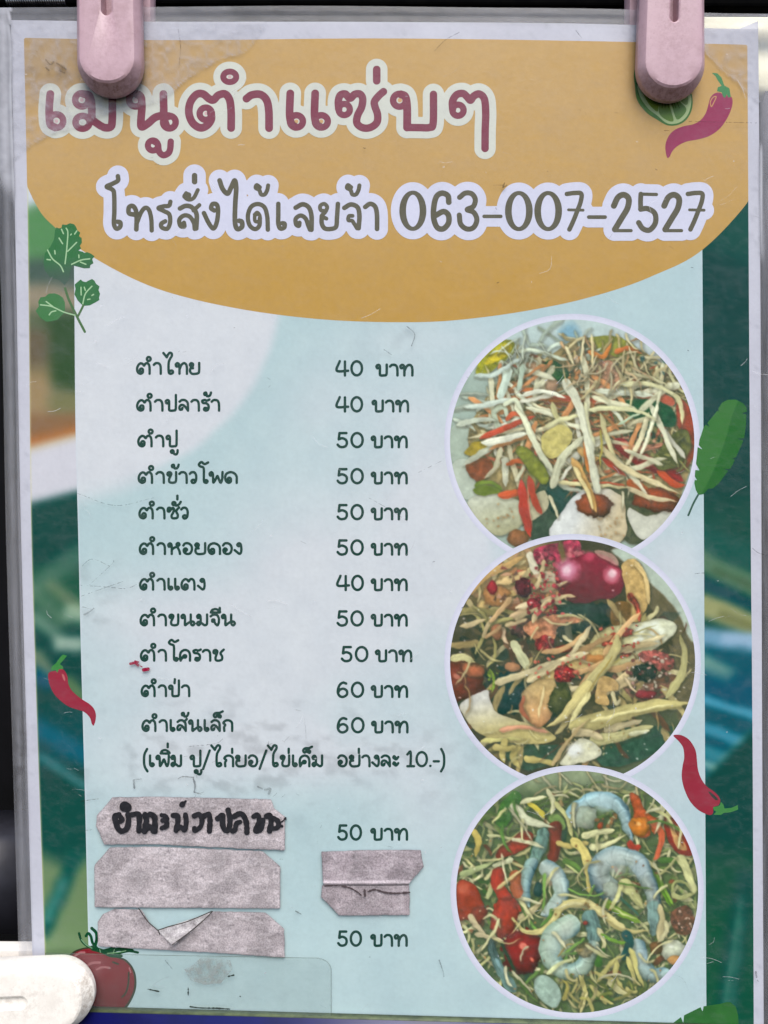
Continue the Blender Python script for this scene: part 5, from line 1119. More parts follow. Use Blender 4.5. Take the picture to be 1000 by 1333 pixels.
    s.strand([(350, 540), (440, 500), (540, 462)], 20, 12, (206, 188, 132)); s.strand([(530, 470), (580, 480), (620, 470)], 40, 30, (190, 130, 74))
    s.blob(640, 415, 36, 24, (176, 60, 50), -20, tex=60); s.blob(690, 450, 26, 22, (170, 48, 50), tex=60); s.blob(685, 388, 26, 12, (170, 60, 54), -20); s.blob(472, 535, 38, 30, (172, 40, 44), tex=60, hl=[(466, 526, 6, (220, 120, 110))]); s.blob(404, 428, 34, 28, (160, 50, 52), tex=60); s.blob(470, 445, 30, 14, (140, 44, 36)); s.blob(328, 232, 28, 34, (104, 30, 42), tex=40); s.blob(220, 230, 18, 26, (180, 40, 50)); s.blob(365, 285, 24, 20, (160, 44, 56), tex=60)
    s.threads(60, (100, 320, 900, 850), [(186, 176, 122), (160, 130, 84), (120, 70, 50), (200, 190, 140)], (40, 130), (5, 12), bend=.5, al=.8)
    s.threads(16, (340, 380, 860, 800), [(208, 186, 140), (214, 198, 156), (200, 160, 112)], (130, 240), (24, 42), ang=(-32, 14), bend=.25, al=.92)
    s.threads(10, (110, 180, 480, 420), [(206, 184, 140), (196, 160, 116)], (70, 130), (16, 26), ang=(-25, 30), bend=.3)
    s.dots(60, (340, 150, 470, 330), [(196, 50, 66), (220, 90, 90), (150, 30, 46)], (3, 8)); s.dots(40, (360, 470, 560, 600), [(196, 70, 60), (214, 110, 90)], (3, 7)); s.dots(26, (600, 360, 740, 480), [(190, 60, 54), (206, 100, 80)], (3, 7))
    s.poly([(320, 620), (350, 570), (430, 550), (446, 600), (420, 690), (380, 722), (340, 690)], (190, 162, 110), tex=20, edge=.3, grad=((360, 580), (370, 720), (190, 138, 94)))
    s.strand([(330, 610), (322, 660), (350, 700)], 20, 14, (160, 92, 66)); s.strand([(400, 580), (390, 640), (380, 690)], 14, 8, (212, 190, 140), shadow=.1)
    s.blob(455, 620, 34, 60, (84, 84, 46), 20, tex=30)
    s.strand([(655, 400), (650, 450), (600, 520), (540, 600), (500, 690)], 40, 50, (198, 186, 128)); s.strand([(560, 570), (500, 640), (460, 690), (408, 722)], 46, 14, (196, 182, 122)); s.strand([(560, 600), (520, 660), (480, 730)], 26, 14, (206, 196, 140)); s.strand([(640, 470), (590, 545), (550, 610)], 8, 5, (150, 132, 74), shadow=0)
    s.poly([(600, 545), (650, 550), (660, 590), (620, 600), (630, 640), (580, 630)], (182, 150, 96), tex=30); s.strand([(640, 600), (655, 640), (670, 620)], 20, 12, (190, 180, 140))
    s.blob(800, 485, 60, 36, (174, 92, 84), 20, tex=60); s.blob(758, 528, 44, 32, (46, 54, 46), 0, tex=40); s.dots(60, (690, 470, 850, 610), [(196, 150, 140), (120, 60, 56), (80, 70, 56), (196, 190, 170)], (3, 9)); s.strand([(680, 540), (720, 590), (760, 600)], 12, 6, (196, 176, 140)); s.blob(760, 604, 40, 16, (150, 50, 56))
    s.strand([(880, 400), (895, 470), (882, 540), (830, 620)], 18, 44, (168, 162, 112))
    s.strand([(500, 720), (620, 690), (760, 650), (912, 636)], 58, 40, (190, 178, 118)); s.strand([(560, 700), (700, 668), (860, 640)], 16, 10, (208, 198, 142), shadow=.15); s.strand([(560, 765), (660, 755), (785, 718)], 46, 26, (180, 174, 124)); s.strand([(700, 745), (740, 740), (770, 735)], 24, 14, (206, 204, 166)); s.strand([(500, 740), (560, 740), (610, 760)], 34, 24, (196, 180, 140))
    s.poly([(455, 850), (490, 800), (520, 760), (560, 765), (604, 800), (590, 826), (520, 850)], (204, 202, 176), tex=16, edge=.15); s.soft(510, 800, 26, (226, 228, 232), .8); s.strand([(430, 852), (480, 775), (555, 690)], 22, 10, (190, 166, 120))
    for _ in range(70): s.blob(s.rng.uniform(90, 900), s.rng.uniform(150, 840), s.rng.uniform(2, 5), s.rng.uniform(2, 4), (222, 226, 222), 0, .6, 0, None, 5, 0, 1.5); pass
    s.dots(30, (480, 690, 700, 830), [(206, 196, 150), (150, 120, 70)], (2, 5), .6)
    s.blur(1); return s
def food_c():
    s = Paint(37)
    s.fill(lambda x, y: np.array((84, 102, 62.)) + 40 * (fbm(x, y, 30, 6) - .5)[..., None] * np.array((1, 1, .7)) + sst(150, 60, y)[..., None] * np.array((44, 40, 50.)))
    G = [(176, 178, 128), (190, 190, 142), (150, 156, 104), (112, 132, 72), (128, 140, 90), (200, 198, 156), (96, 120, 60)]
    s.threads(230, (90, 90, 940, 870), G, (50, 150), (8, 20), bend=.9); s.threads(50, (90, 200, 940, 800), [(130, 70, 46), (70, 104, 50), (60, 84, 64)], (40, 90), (14, 30))
    s.threads(190, (90, 80, 930, 870), G + [(210, 206, 160), (204, 198, 140)], (50, 120), (7, 16), bend=1.0)
    s.shards(240, (90, 110, 940, 870), G + [(70, 96, 60), (60, 80, 60), (150, 90, 60)], (7, 22), (.4, .9))
    s.threads(20, (300, 60, 800, 140), [(186, 182, 150), (170, 160, 120)], (50, 110), (6, 12))
    s.poly([(232, 222), (246, 160), (290, 108), (320, 118), (308, 165), (262, 235)], (64, 108, 42), tex=40); s.strand([(262, 190), (290, 140)], 10, 6, (110, 150, 70), shadow=0)
    s.strand([(420, 200), (450, 210), (470, 240)], 40, 30, (120, 150, 84)); s.strand([(375, 330), (392, 280), (412, 236)], 52, 40, (56, 96, 60)); s.strand([(340, 150), (380, 170), (402, 200)], 24, 18, (196, 180, 70))
    s.poly([(232, 340), (262, 290), (320, 250), (362, 256), (352, 298), (300, 330)], (158, 56, 42), tex=30, edge=.25); s.strand([(215, 330), (262, 290), (320, 245)], 8, 5, (190, 190, 130)); s.strand([(440, 225), (440, 300), (430, 360)], 52, 36, (150, 58, 44))
    s.strand([(200, 480), (222, 420), (232, 360)], 22, 14, (180, 186, 130)); s.strand([(150, 240), (170, 290), (160, 340)], 30, 20, (190, 170, 90)); s.strand([(110, 400), (170, 380), (230, 350)], 26, 18, (160, 172, 120))
    s.strand([(415, 100), (432, 150), (425, 190)], 24, 18, (206, 204, 160)); s.strand([(318, 150), (380, 130), (412, 128)], 22, 14, (206, 204, 162)); s.strand([(290, 160), (340, 208), (440, 236)], 46, 14, (206, 208, 176)); s.strand([(440, 150), (480, 200), (500, 270)], 24, 18, (196, 194, 130))
    # prawn 1
    s.strand([(500, 195), (530, 160), (585, 135), (650, 150), (685, 195), (698, 250), (712, 290)], 64, 32, (150, 178, 184), bands=.22, tex=20, hl=.25, tip=True); s.blob(545, 200, 44, 40, (168, 182, 164), -20, al=.85); s.soft(610, 150, 34, (176, 204, 214), .7)
    s.dots(12, (570, 185, 660, 240), [(140, 96, 60), (110, 120, 80)], (4, 10)); s.strand([(540, 268), (600, 250), (650, 246)], 32, 24, (200, 198, 150)); s.strand([(560, 305), (620, 296), (692, 262)], 26, 10, (208, 206, 156))
    s.strand([(444, 290), (500, 300), (560, 290)], 26, 16, (204, 184, 110)); s.strand([(500, 280), (540, 320), (556, 390), (564, 478)], 40, 24, (202, 186, 110)); s.strand([(470, 350), (510, 372), (540, 410)], 34, 18, (96, 130, 60)); s.strand([(475, 365), (520, 400), (536, 420)], 10, 6, (190, 200, 130))
    # orange pieces
    s.poly([(700, 115), (730, 125), (760, 175), (810, 220), (790, 260), (770, 230), (776, 262), (740, 272), (708, 240), (716, 190)], (184, 82, 44), tex=30, edge=.2); s.blob(738, 232, 36, 34, (206, 122, 48), hl=[(732, 222, 8, (232, 180, 110))]); s.strand([(780, 210), (815, 260), (800, 330), (782, 352)], 34, 18, (188, 90, 60)); s.blob(600, 228, 10, 12, (170, 70, 40))
    s.poly([(822, 186), (862, 210), (905, 270), (922, 330), (870, 322), (832, 270)], (160, 46, 36), tex=20, edge=.1); s.poly([(838, 220), (866, 240), (895, 290), (900, 316), (866, 300)], (186, 140, 90), tex=30, shadow=0); s.strand([(850, 230), (880, 270), (892, 305)], 8, 5, (150, 60, 40), shadow=0)
    s.strand([(730, 330), (790, 372), (856, 402)], 16, 8, (206, 200, 150)); s.strand([(700, 290), (720, 310), (740, 300)], 34, 20, (176, 60, 46)); s.strand([(800, 350), (850, 352), (900, 360)], 30, 20, (84, 124, 54)); s.strand([(880, 340), (910, 400), (930, 470)], 40, 26, (188, 188, 134)); s.strand([(850, 470), (860, 430), (900, 430), (915, 460)], 14, 10, (150, 156, 100))
    s.strand([(770, 380), (810, 440), (850, 515)], 26, 20, (92, 138, 40)); s.strand([(800, 400), (830, 460), (856, 510)], 16, 10, (120, 164, 60)); s.strand([(850, 470), (890, 480), (930, 470)], 26, 14, (170, 172, 116))
    # prawn 2
    s.strand([(640, 460), (598, 420), (602, 360), (650, 335), (720, 350), (762, 410), (785, 480), (786, 530)], 80, 46, (156, 170, 168), bands=.17, tex=18, hl=.25, tip=False); s.strand([(785, 505), (788, 560), (782, 618)], 52, 26, (98, 124, 120), tex=34); s.soft(650, 360, 44, (182, 196, 196), .6); s.soft(735, 380, 30, (170, 190, 204), .6); s.blob(640, 455, 34, 28, (164, 176, 160), 20, al=.8)
    for q in ([(620, 350), (640, 380), (636, 420)], [(680, 338), (690, 372), (672, 410)], [(722, 352), (722, 388), (700, 415)], [(752, 402), (738, 430), (722, 440)], [(775, 450), (755, 470), (742, 472)]): s.strand(q, 4, 3, (112, 132, 132), shadow=0, al=.6)
    s.strand([(680, 430), (715, 470), (750, 520)], 46, 22, (190, 190, 130)); s.strand([(660, 470), (710, 520), (742, 550)], 12, 8, (60, 100, 80)); s.strand([(620, 500), (680, 540), (742, 572)], 36, 22, (116, 150, 54)); s.strand([(640, 512), (690, 545), (730, 560)], 10, 6, (190, 200, 130), shadow=0)
    # prawn 3
    s.strand([(400, 250), (384, 310), (355, 370)], 46, 40, (84, 112, 104), tex=40); s.strand([(362, 350), (336, 410), (330, 470), (352, 520)], 50, 40, (130, 158, 158), bands=.25); s.strand([(400, 370), (450, 410), (462, 470), (430, 520), (390, 545)], 64, 50, (156, 172, 168), bands=.2, hl=.25); s.soft(430, 400, 30, (180, 192, 188), .6); s.strand([(310, 560), (360, 530), (400, 480)], 36, 14, (200, 186, 140)); s.blob(380, 455, 16, 26, (44, 74, 70))
    s.threads(46, (100, 110, 930, 860), [(202, 198, 146), (186, 184, 128), (96, 140, 62), (206, 204, 166)], (60, 150), (11, 20), bend=.5)
    # tomatoes, left
    s.poly([(92, 500), (96, 430), (125, 418), (165, 450), (188, 510), (180, 560), (130, 562), (100, 560)], (176, 62, 42), tex=14, edge=.2, grad=((110, 430), (170, 560), (150, 52, 34))); s.blob(170, 545, 30, 34, (150, 60, 46)); s.soft(120, 450, 20, (200, 110, 84), .6)
    s.strand([(245, 385), (235, 430), (262, 480), (320, 530)], 46, 36, (176, 56, 42)); s.strand([(300, 400), (300, 450), (320, 480)], 46, 36, (166, 88, 56)); s.blob(262, 550, 48, 74, (180, 58, 42), 15, hl=[(235, 560, 7, (230, 150, 130))]); s.strand([(235, 450), (270, 425), (330, 375)], 18, 12, (206, 186, 130)); s.strand([(290, 350), (250, 360), (220, 370)], 24, 18, (196, 198, 160))
    s.blob(325, 672, 74, 76, (162, 34, 32), hl=[(330, 655, 17, (226, 130, 110)), (358, 700, 8, (220, 120, 96))], shade=.4, tex=8)
    s.strand([(140, 545), (170, 590), (205, 625)], 24, 16, (206, 190, 150)); s.strand([(160, 610), (210, 620), (260, 636)], 22, 12, (206, 190, 150)); s.strand([(215, 620), (225, 690), (262, 760), (300, 815)], 34, 52, (84, 112, 108), tex=34); s.strand([(230, 700), (270, 760), (295, 800)], 16, 10, (120, 156, 160), shadow=0); s.strand([(290, 740), (330, 790), (372, 810)], 12, 8, (196, 198, 150)); s.strand([(250, 640), (280, 700), (300, 740)], 12, 14, (48, 60, 40))
    # big papaya curl
    s.strand([(290, 555), (330, 600), (390, 600), (432, 560), (470, 510), (540, 500), (600, 530), (650, 580), (710, 602), (770, 596)], 24, 34, (196, 184, 122), tex=20); s.strand([(560, 505), (620, 545), (690, 592)], 34, 20, (208, 196, 136), shadow=.15); s.strand([(440, 520), (500, 502), (545, 505)], 14, 10, (216, 206, 150), shadow=.1)
    s.dots(16, (540, 500, 640, 560), [(150, 90, 50), (130, 96, 50)], (2, 5))
    # prawn 4
    s.strand([(560, 545), (575, 590), (578, 640)], 52, 56, (92, 122, 118), tex=36); s.strand([(490, 580), (430, 620), (424, 690), (470, 740), (530, 730), (572, 660)], 80, 50, (152, 172, 160), bands=.16, hl=.25, tip=False); s.soft(450, 640, 44, (178, 194, 184), .6); s.soft(480, 590, 30, (190, 198, 186), .5); s.strand([(450, 690), (480, 650), (530, 650)], 8, 5, (150, 130, 80), shadow=0); s.blob(545, 668, 30, 26, (140, 120, 80), al=.7, tex=50)
    s.strand([(412, 750), (450, 718), (505, 700)], 20, 12, (196, 200, 150)); s.strand([(590, 590), (612, 640), (606, 672)], 26, 14, (206, 200, 150)); s.blob(546, 572, 8, 8, (160, 60, 50))
    # prawn 5, bottom pieces
    s.strand([(725, 640), (742, 700), (780, 755), (848, 745)], 64, 48, (146, 168, 168), bands=.22, hl=.22); s.soft(745, 690, 26, (172, 192, 200), .6); s.poly([(365, 800), (385, 756), (430, 770), (462, 830), (440, 868), (400, 850)], (150, 174, 162), tex=20, edge=.2)
    s.blob(856, 664, 44, 38, (196, 202, 180), hl=[(845, 650, 12, (220, 224, 210))], shade=.3); s.blob(862, 702, 24, 16, (200, 150, 90)); s.poly([(845, 540), (900, 510), (930, 560), (910, 610), (860, 600)], (116, 72, 54), tex=50); s.dots(14, (860, 520, 920, 600), [(196, 170, 150), (150, 100, 80)], (3, 6)); s.blob(795, 660, 24, 26, (124, 84, 50))
    s.strand([(805, 510), (815, 560), (800, 635)], 24, 30, (196, 182, 136)); s.strand([(800, 640), (830, 600), (825, 560)], 24, 16, (190, 182, 140)); s.strand([(690, 610), (700, 650), (680, 700)], 44, 30, (36, 78, 78)); s.strand([(600, 610), (660, 640), (690, 640)], 16, 10, (110, 156, 50)); s.strand([(590, 720), (600, 690), (615, 660)], 34, 24, (70, 116, 44))
    for q in ([(592, 780), (630, 720), (690, 680)], [(690, 690), (715, 750), (725, 810)], [(705, 660), (730, 740), (755, 800)], [(620, 760), (670, 800), (730, 835)], [(530, 760), (545, 820), (525, 880)], [(565, 790), (600, 830), (620, 860)], [(660, 700), (650, 760), (680, 800)]): s.strand(q, 24, 14, (186, 178, 110))
    s.strand([(625, 765), (660, 805), (715, 835)], 34, 18, (200, 194, 140)); s.threads(26, (470, 760, 760, 870), [(176, 168, 104), (150, 146, 80), (112, 120, 60), (196, 186, 130)], (40, 90), (8, 16)); s.strand([(470, 840), (480, 790), (460, 770)], 18, 10, (160, 150, 80))
    s.threads(30, (140, 140, 900, 820), [(206, 202, 152), (196, 190, 136), (110, 150, 70), (214, 210, 172)], (60, 140), (8, 15), bend=.5)
    s.dots(60, (100, 100, 920, 860), [(196, 130, 70), (120, 70, 40), (210, 206, 170)], (2, 5), .6)
    s.blur(1); return s

def food_picture(painter, cx, cy, r, ox, oy, h, label):
    g = 0.85
    # white rim disc
    R = r + 7.5
    rim_uv = None
    U, V = np.meshgrid(np.arange(cx - R - 3, cx + R + 3, 2.0), np.arange(cy - R - 3, cy + R + 3, 2.0))
    uv, fa = march(R - np.hypot(U - cx, V - cy), cx - R - 3, cy - R - 3, 2.0)
    rim = flat('picture_rim', uv, fa, h, M_PRINT, CARD, lambda u, v: mixc((218, 219, 234), (206, 208, 224), sst(r + 2, R, np.hypot(u - cx, v - cy)) * .8 + .2 * fbm(u, v, 20, 7)))
    s = painter()
    U, V = np.meshgrid(np.arange(cx - r - 2, cx + r + 2, g), np.arange(cy - r - 2, cy + r + 2, g))
    uv, fa = march(r - np.hypot(U - cx, V - cy), cx - r - 2, cy - r - 2, g)
    def colour(u, v):
        wu = 3.2 * (fbm(u, v, 13, 501, 2) - .5) + 1.0 * (fbm(u, v, 4.5, 502, 2) - .5); wv = 3.2 * (fbm(u, v, 13, 503, 2) - .5) + 1.0 * (fbm(u, v, 4.5, 504, 2) - .5)
        x = np.clip((u + wu - ox) * 2.7027 * s.k, 0, s.w - 2); y = np.clip((v + wv - oy) * 2.7027 * s.k, 0, s.h - 2)
        # average a small neighbourhood of the painting, then fade it the way the old print has
        acc = 0
        for dx in (-.8, .8):
            for dy in (-.8, .8):
                xx = np.clip(x + dx, 0, s.w - 2); yy = np.clip(y + dy, 0, s.h - 2)
                ix = xx.astype(int); iy = yy.astype(int); fx = (xx - ix)[:, None]; fy = (yy - iy)[:, None]
                acc = acc + (s.C[iy, ix] * (1 - fx) + s.C[iy, ix + 1] * fx) * (1 - fy) + (s.C[iy + 1, ix] * (1 - fx) + s.C[iy + 1, ix + 1] * fx) * fy
        c = acc / 4
        m = c.mean(1, keepdims=True)
        c = c * .93 + m * .07
        c = c * (1 + .07 * (fbm(u, v, 3.2, 505, 3) - .5) + .10 * (fbm(u, v, 11, 506, 2) - .5))[:, None]
        t = np.clip(1 - m / 120, 0, 1) ** 1.2 * .75
        c = c * (1 - t) + (m * .55 + np.array((12., 46, 36))) * t          # the old print's darks have gone teal
        return 8 + c * np.array((1.02, 1.03, .99))
    o = flat('food_picture', uv, fa, h + .003 * mm, M_PRINT, CARD, colour)
    tag(o, label)
food_picture(food_a, 745, 575, 159, 560, 390, 0.025 * mm, 'top round picture of shredded papaya salad with cucumber and red chilli')
food_picture(food_b, 745.5, 862, 159.5, 560, 680, 0.030 * mm, 'middle round picture of papaya salad with a large red tomato')
food_picture(food_c, 751.5, 1161, 157.5, 560, 990, 0.035 * mm, 'bottom round picture of papaya salad with raw prawns')
# ================================================================== strips of paper tape stuck on the film
def tape(name, pts, h, label, colour=(190, 179, 182), cut=None, group='grey paper tape strips on the menu', g=1.3, seed=0, ridge=None):
    P = np.array(pts, float)
    # slightly uneven torn outline
    Q = []
    for i in range(len(P)):
        a, b = P[i], P[(i + 1) % len(P)]; n = max(2, int(np.hypot(*(b - a)) / 5))
        for k in range(n):
            q = a + (b - a) * k / n; nn = np.array([(b - a)[1], -(b - a)[0]]) / (np.hypot(*(b - a)) + 1e-9)
            Q.append(q + nn * (vnoise(q[0] * .3, q[1] * .3, seed) - .5) * 1.1)
    Q = np.array(Q)
    u0, v0 = Q.min(0) - 2 * g; u1, v1 = Q.max(0) + 2 * g
    U, V = np.meshgrid(np.arange(u0, u1 + g, g), np.arange(v0, v1 + g, g))
    Fd = seg_dist(U, V, Q, True)
    if cut is not None: Fd = np.minimum(Fd, -seg_dist(U, V, np.array(cut, float), True))
    uv, faces = march(Fd, u0, v0, g)
    u, v = uv[:, 0], uv[:, 1]
    d = seg_dist(u, v, Q, True)
    rise = 0.05 * np.clip(d / 3, 0, 1) + 0.14 * (fbm(u, v, 9, 201 + seed, 3) - .5) * np.clip(d / 5, 0, 1) + .2 * (fbm(u, v, 40, 211 + seed, 2) - .4)
    rid = (1 - np.abs(2 * fbm(u * .8, v, 17, 241 + seed, 3) - 1)) ** 8
    rise = rise + .13 * rid * np.clip(d / 4, 0, 1)
    if ridge is not None: rise = rise + ridge(u, v)
    hh = h + rise * mm
    n1 = fbm(u, v, 26, 221 + seed, 4); n2 = fbm(u, v, 5, 231 + seed, 3)
    c = mixc(colour, np.array(colour) * .86, sst(.35, .7, n1)) + 22 * (n2 - .5)[:, None]
    c = mixc(c, (208, 200, 203), rid * .28)
    c = mixc(c, (120, 112, 116), sst(.60, .78, fbm(u, v * 1.6, 11, 251 + seed, 4)) * .3)
    c = mixc(c, (90, 84, 88), np.clip((1 - sst(0, 1.6, d)) * .35 + sst(.7, .82, n2) * .35, 0, 1))
    return mesh_obj(name, W(u, v, hh), faces, M_TAPE, None, lin(np.clip(c, 0, 255)) * KALB, True)
HT = 0.92 * mm
t1 = tape('paper_tape', [(146.3, 1038), (200, 1037), (353, 1040.5), (357, 1052), (371, 1063), (371, 1107), (300, 1104), (200, 1099), (136, 1099.5), (125, 1075), (126, 1062)], HT, '', seed=1)
tag(t1, 'grey paper tape strip with handwritten black marker lettering', 'tape', 'grey paper tape strips on the menu')
t2 = tape('paper_tape', [(143, 1103), (200, 1102), (342, 1108), (365, 1128), (365, 1182.5), (240, 1182), (123, 1181), (123, 1126)], HT + .02 * mm, '', seed=2, colour=(193, 182, 185))
tag(t2, 'blank grey paper tape strip between the lettered strip and the torn one', 'tape', 'grey paper tape strips on the menu')
hole = [(181, 1178), (194, 1200), (206, 1212), (240, 1203), (279, 1186), (279, 1178)]
t3 = tape('paper_tape', [(150, 1183), (346, 1188), (370, 1209), (371, 1247), (300, 1241.5), (128, 1232), (127, 1200), (134, 1190)], HT + .04 * mm, '', seed=3, cut=hole, g=1.5)
tag(t3, 'lowest left grey paper tape strip with a torn triangular hole', 'tape', 'grey paper tape strips on the menu')
def flap():
    # the torn tongue folded down out of the hole, standing off the card
    A_, B_, C2 = np.array((205, 1211.)), np.array((277, 1187.)), np.array((225, 1231.))
    pts = []; f = []; n = 12
    idx = {}
    for i in range(n + 1):
        for j in range(n + 1 - i):
            a, b = i / n, j / n; c = 1 - a - b
            idx[i, j] = len(pts); q = A_ * c + B_ * a + C2 * b
            lift = 1.25 + 1.5 * b + .5 * math.sin(a * 7) * b + .35 * (vnoise(q[0] * .3, q[1] * .3, 5) - .5)
            pts.append((q[0], q[1], lift * mm))
    pts = np.array(pts)
    for i in range(n):
        for j in range(n - i):
            f.append((idx[i, j], idx[i, j+1], idx[i+1, j]))
            if i + j < n - 1: f.append((idx[i+1, j], idx[i, j+1], idx[i+1, j+1]))
    c = mixc((200, 194, 194), (150, 142, 144), sst(.4, .7, fbm(pts[:, 0], pts[:, 1], 6, 8)))
    mesh_obj('torn_flap', W(pts[:, 0], pts[:, 1], pts[:, 2]), [np.array(f)], M_TAPE, t3, lin(c) * KALB, True)
flap()
M_INK = mat_plain('marker_ink', (34, 34, 40), .45, (20, 20, 26), 900)
def ink_shape(name, paths, g, h, mat, parent, h_fn=None):
    allp = np.vstack([p for p, r in paths]); rm = max(np.max(r) for p, r in paths) + 3 * g
    u0, v0 = allp.min(0) - rm; u1, v1 = allp.max(0) + rm
    F = np.full((int((v1 - v0) / g) + 2, int((u1 - u0) / g) + 2), -9.0)
    for p, r in paths: stamp(F, u0, v0, g, p, r)
    uv, faces = march(F, u0, v0, g)
    return mesh_obj(name, W(uv[:, 0], uv[:, 1], h), faces, mat, parent)
f = zc(130, 1020, 1000 / 260)
stroke_shape('tear_edge', [PS(zc(130, 1020, 1000/260), [(195, 625), (240, 690), (290, 735), (300, 755)], .7), PS(zc(130, 1020, 1000/260), [(290, 735), (350, 715), (440, 690), (560, 640)], .7), PS(zc(130, 1020, 1000/260), [(565, 640), (480, 720), (362, 808)], .55)], .5, 2.9 * mm, M_PRINT, t3, (84, 80, 78))
hand = []
f = zc(130, 1030, 4.0)
for q, r in (([(130, 80), (140, 84)], 6.6), ([(100, 122), (80, 130), (84, 165), (98, 198), (120, 208), (142, 190), (150, 150), (146, 122)], 3.6), ([(105, 130), (118, 150), (100, 160)], 3.0),
    ([(168, 122), (202, 118), (206, 150), (203, 207)], 3.5), ([(236, 122), (243, 150), (238, 180), (232, 208)], 3.8), ([(236, 205), (258, 185), (280, 207)], 3.6), ([(262, 120), (284, 132), (287, 170), (287, 208)], 3.8),
    ([(322, 124), (346, 132), (348, 150), (326, 152)], 2.9), ([(348, 155), (348, 180), (322, 192)], 3.2), ([(428, 70), (432, 66)], 3.9), ([(440, 60), (447, 52)], 1.2),
    ([(382, 126), (404, 130), (406, 160), (396, 205)], 3.4), ([(398, 202), (420, 186), (442, 200), (450, 160), (446, 122)], 3.3), ([(492, 128), (518, 120), (532, 148), (524, 185), (496, 205), (492, 192)], 3.3),
    ([(545, 128), (566, 120), (574, 150), (571, 207)], 3.5), ([(614, 142), (640, 128), (640, 175), (655, 205), (672, 195), (678, 150), (668, 98)], 3.6), ([(698, 132), (732, 116), (755, 138), (765, 175), (766, 214)], 3.5),
    ([(730, 160), (712, 168), (704, 200), (692, 208)], 3.0), ([(800, 132), (822, 124), (830, 155), (812, 205), (838, 196), (850, 150)], 3.3), ([(868, 130), (886, 128), (892, 165), (884, 206)], 3.5),
    ([(900, 140), (925, 152), (930, 185), (905, 195)], 3.2), ([(925, 180), (950, 182)], 2.0), ([(940, 165), (958, 150), (968, 138), (970, 152)], .9)):
    hand.append(PS(f, q, r))
def rough(paths, amt):
    out = []
    for p, r in paths: out.append((p, np.asarray(r) + amt * (vnoise(p[:, 0] * .5, p[:, 1] * .5, 9) - .5)))
    return out
ink_shape('handwritten_lettering', rough(hand, 1.01), .7, HT + .45 * mm, M_INK, t1)

def fold(u, v): return .55 * np.exp(-((v - 1150) / 2.2) ** 2)
t4 = tape('paper_tape', [(418.5, 1108.6), (480, 1106.5), (547.6, 1106.4), (551.7, 1128.4), (532.5, 1150), (532, 1152.5), (470, 1153), (421, 1152.7)], HT + .12 * mm, '', seed=4, colour=(176, 163, 169), ridge=fold)
tag(t4, 'upper grey paper tape piece in the price column with a slanted right end', 'tape', 'grey paper tape strips on the menu')
t5 = tape('paper_tape', [(419.5, 1152), (470, 1149), (533, 1151), (533.5, 1191.4), (441.4, 1191.7), (418, 1168)], HT, '', seed=5, colour=(180, 167, 172))
tag(t5, 'lower grey paper tape piece in the price column with a cut lower left corner', 'tape', 'grey paper tape strips on the menu')
f = zc(400, 1060, 1000 / 180)
stroke_shape('dirt_smear', rough([PS(f, [(120, 520), (200, 512), (300, 530), (360, 560), (390, 585)], .9), PS(f, [(440, 560), (490, 545), (560, 565), (640, 572), (740, 565)], 1.1), PS(f, [(415, 545), (418, 590)], 1.2)], 1.4), .5, HT + .45 * mm, M_PRINT, t5, (92, 82, 84))

# ================================================================== clear plastic flap over the bottom left
M_CLEAR = mat_film('clear_plastic', 0.22, .12)
def mat_res():
    m, nt, out = new_mat('glue_residue')
    a = N(nt, 'ShaderNodeAttribute', attribute_name='Col'); d = N(nt, 'ShaderNodeBsdfDiffuse'); t = N(nt, 'ShaderNodeBsdfTransparent'); mx = N(nt, 'ShaderNodeMixShader')
    geo = N(nt, 'ShaderNodeNewGeometry'); n1 = N(nt, 'ShaderNodeTexNoise', i_Scale=500.0, i_Detail=5.0); L(nt, geo.outputs['Position'], n1.inputs['Vector'])
    mr = N(nt, 'ShaderNodeMapRange'); mr.inputs['From Min'].default_value = .35; mr.inputs['From Max'].default_value = .6; mr.inputs['To Max'].default_value = .6; L(nt, n1.outputs[0], mr.inputs[0])
    L(nt, a.outputs['Color'], d.inputs[0]); L(nt, mr.outputs[0], mx.inputs[0]); L(nt, t.outputs[0], mx.inputs[1]); L(nt, d.outputs[0], mx.inputs[2]); L(nt, mx.outputs[0], out.inputs[0])
    return m
M_RES = mat_res()
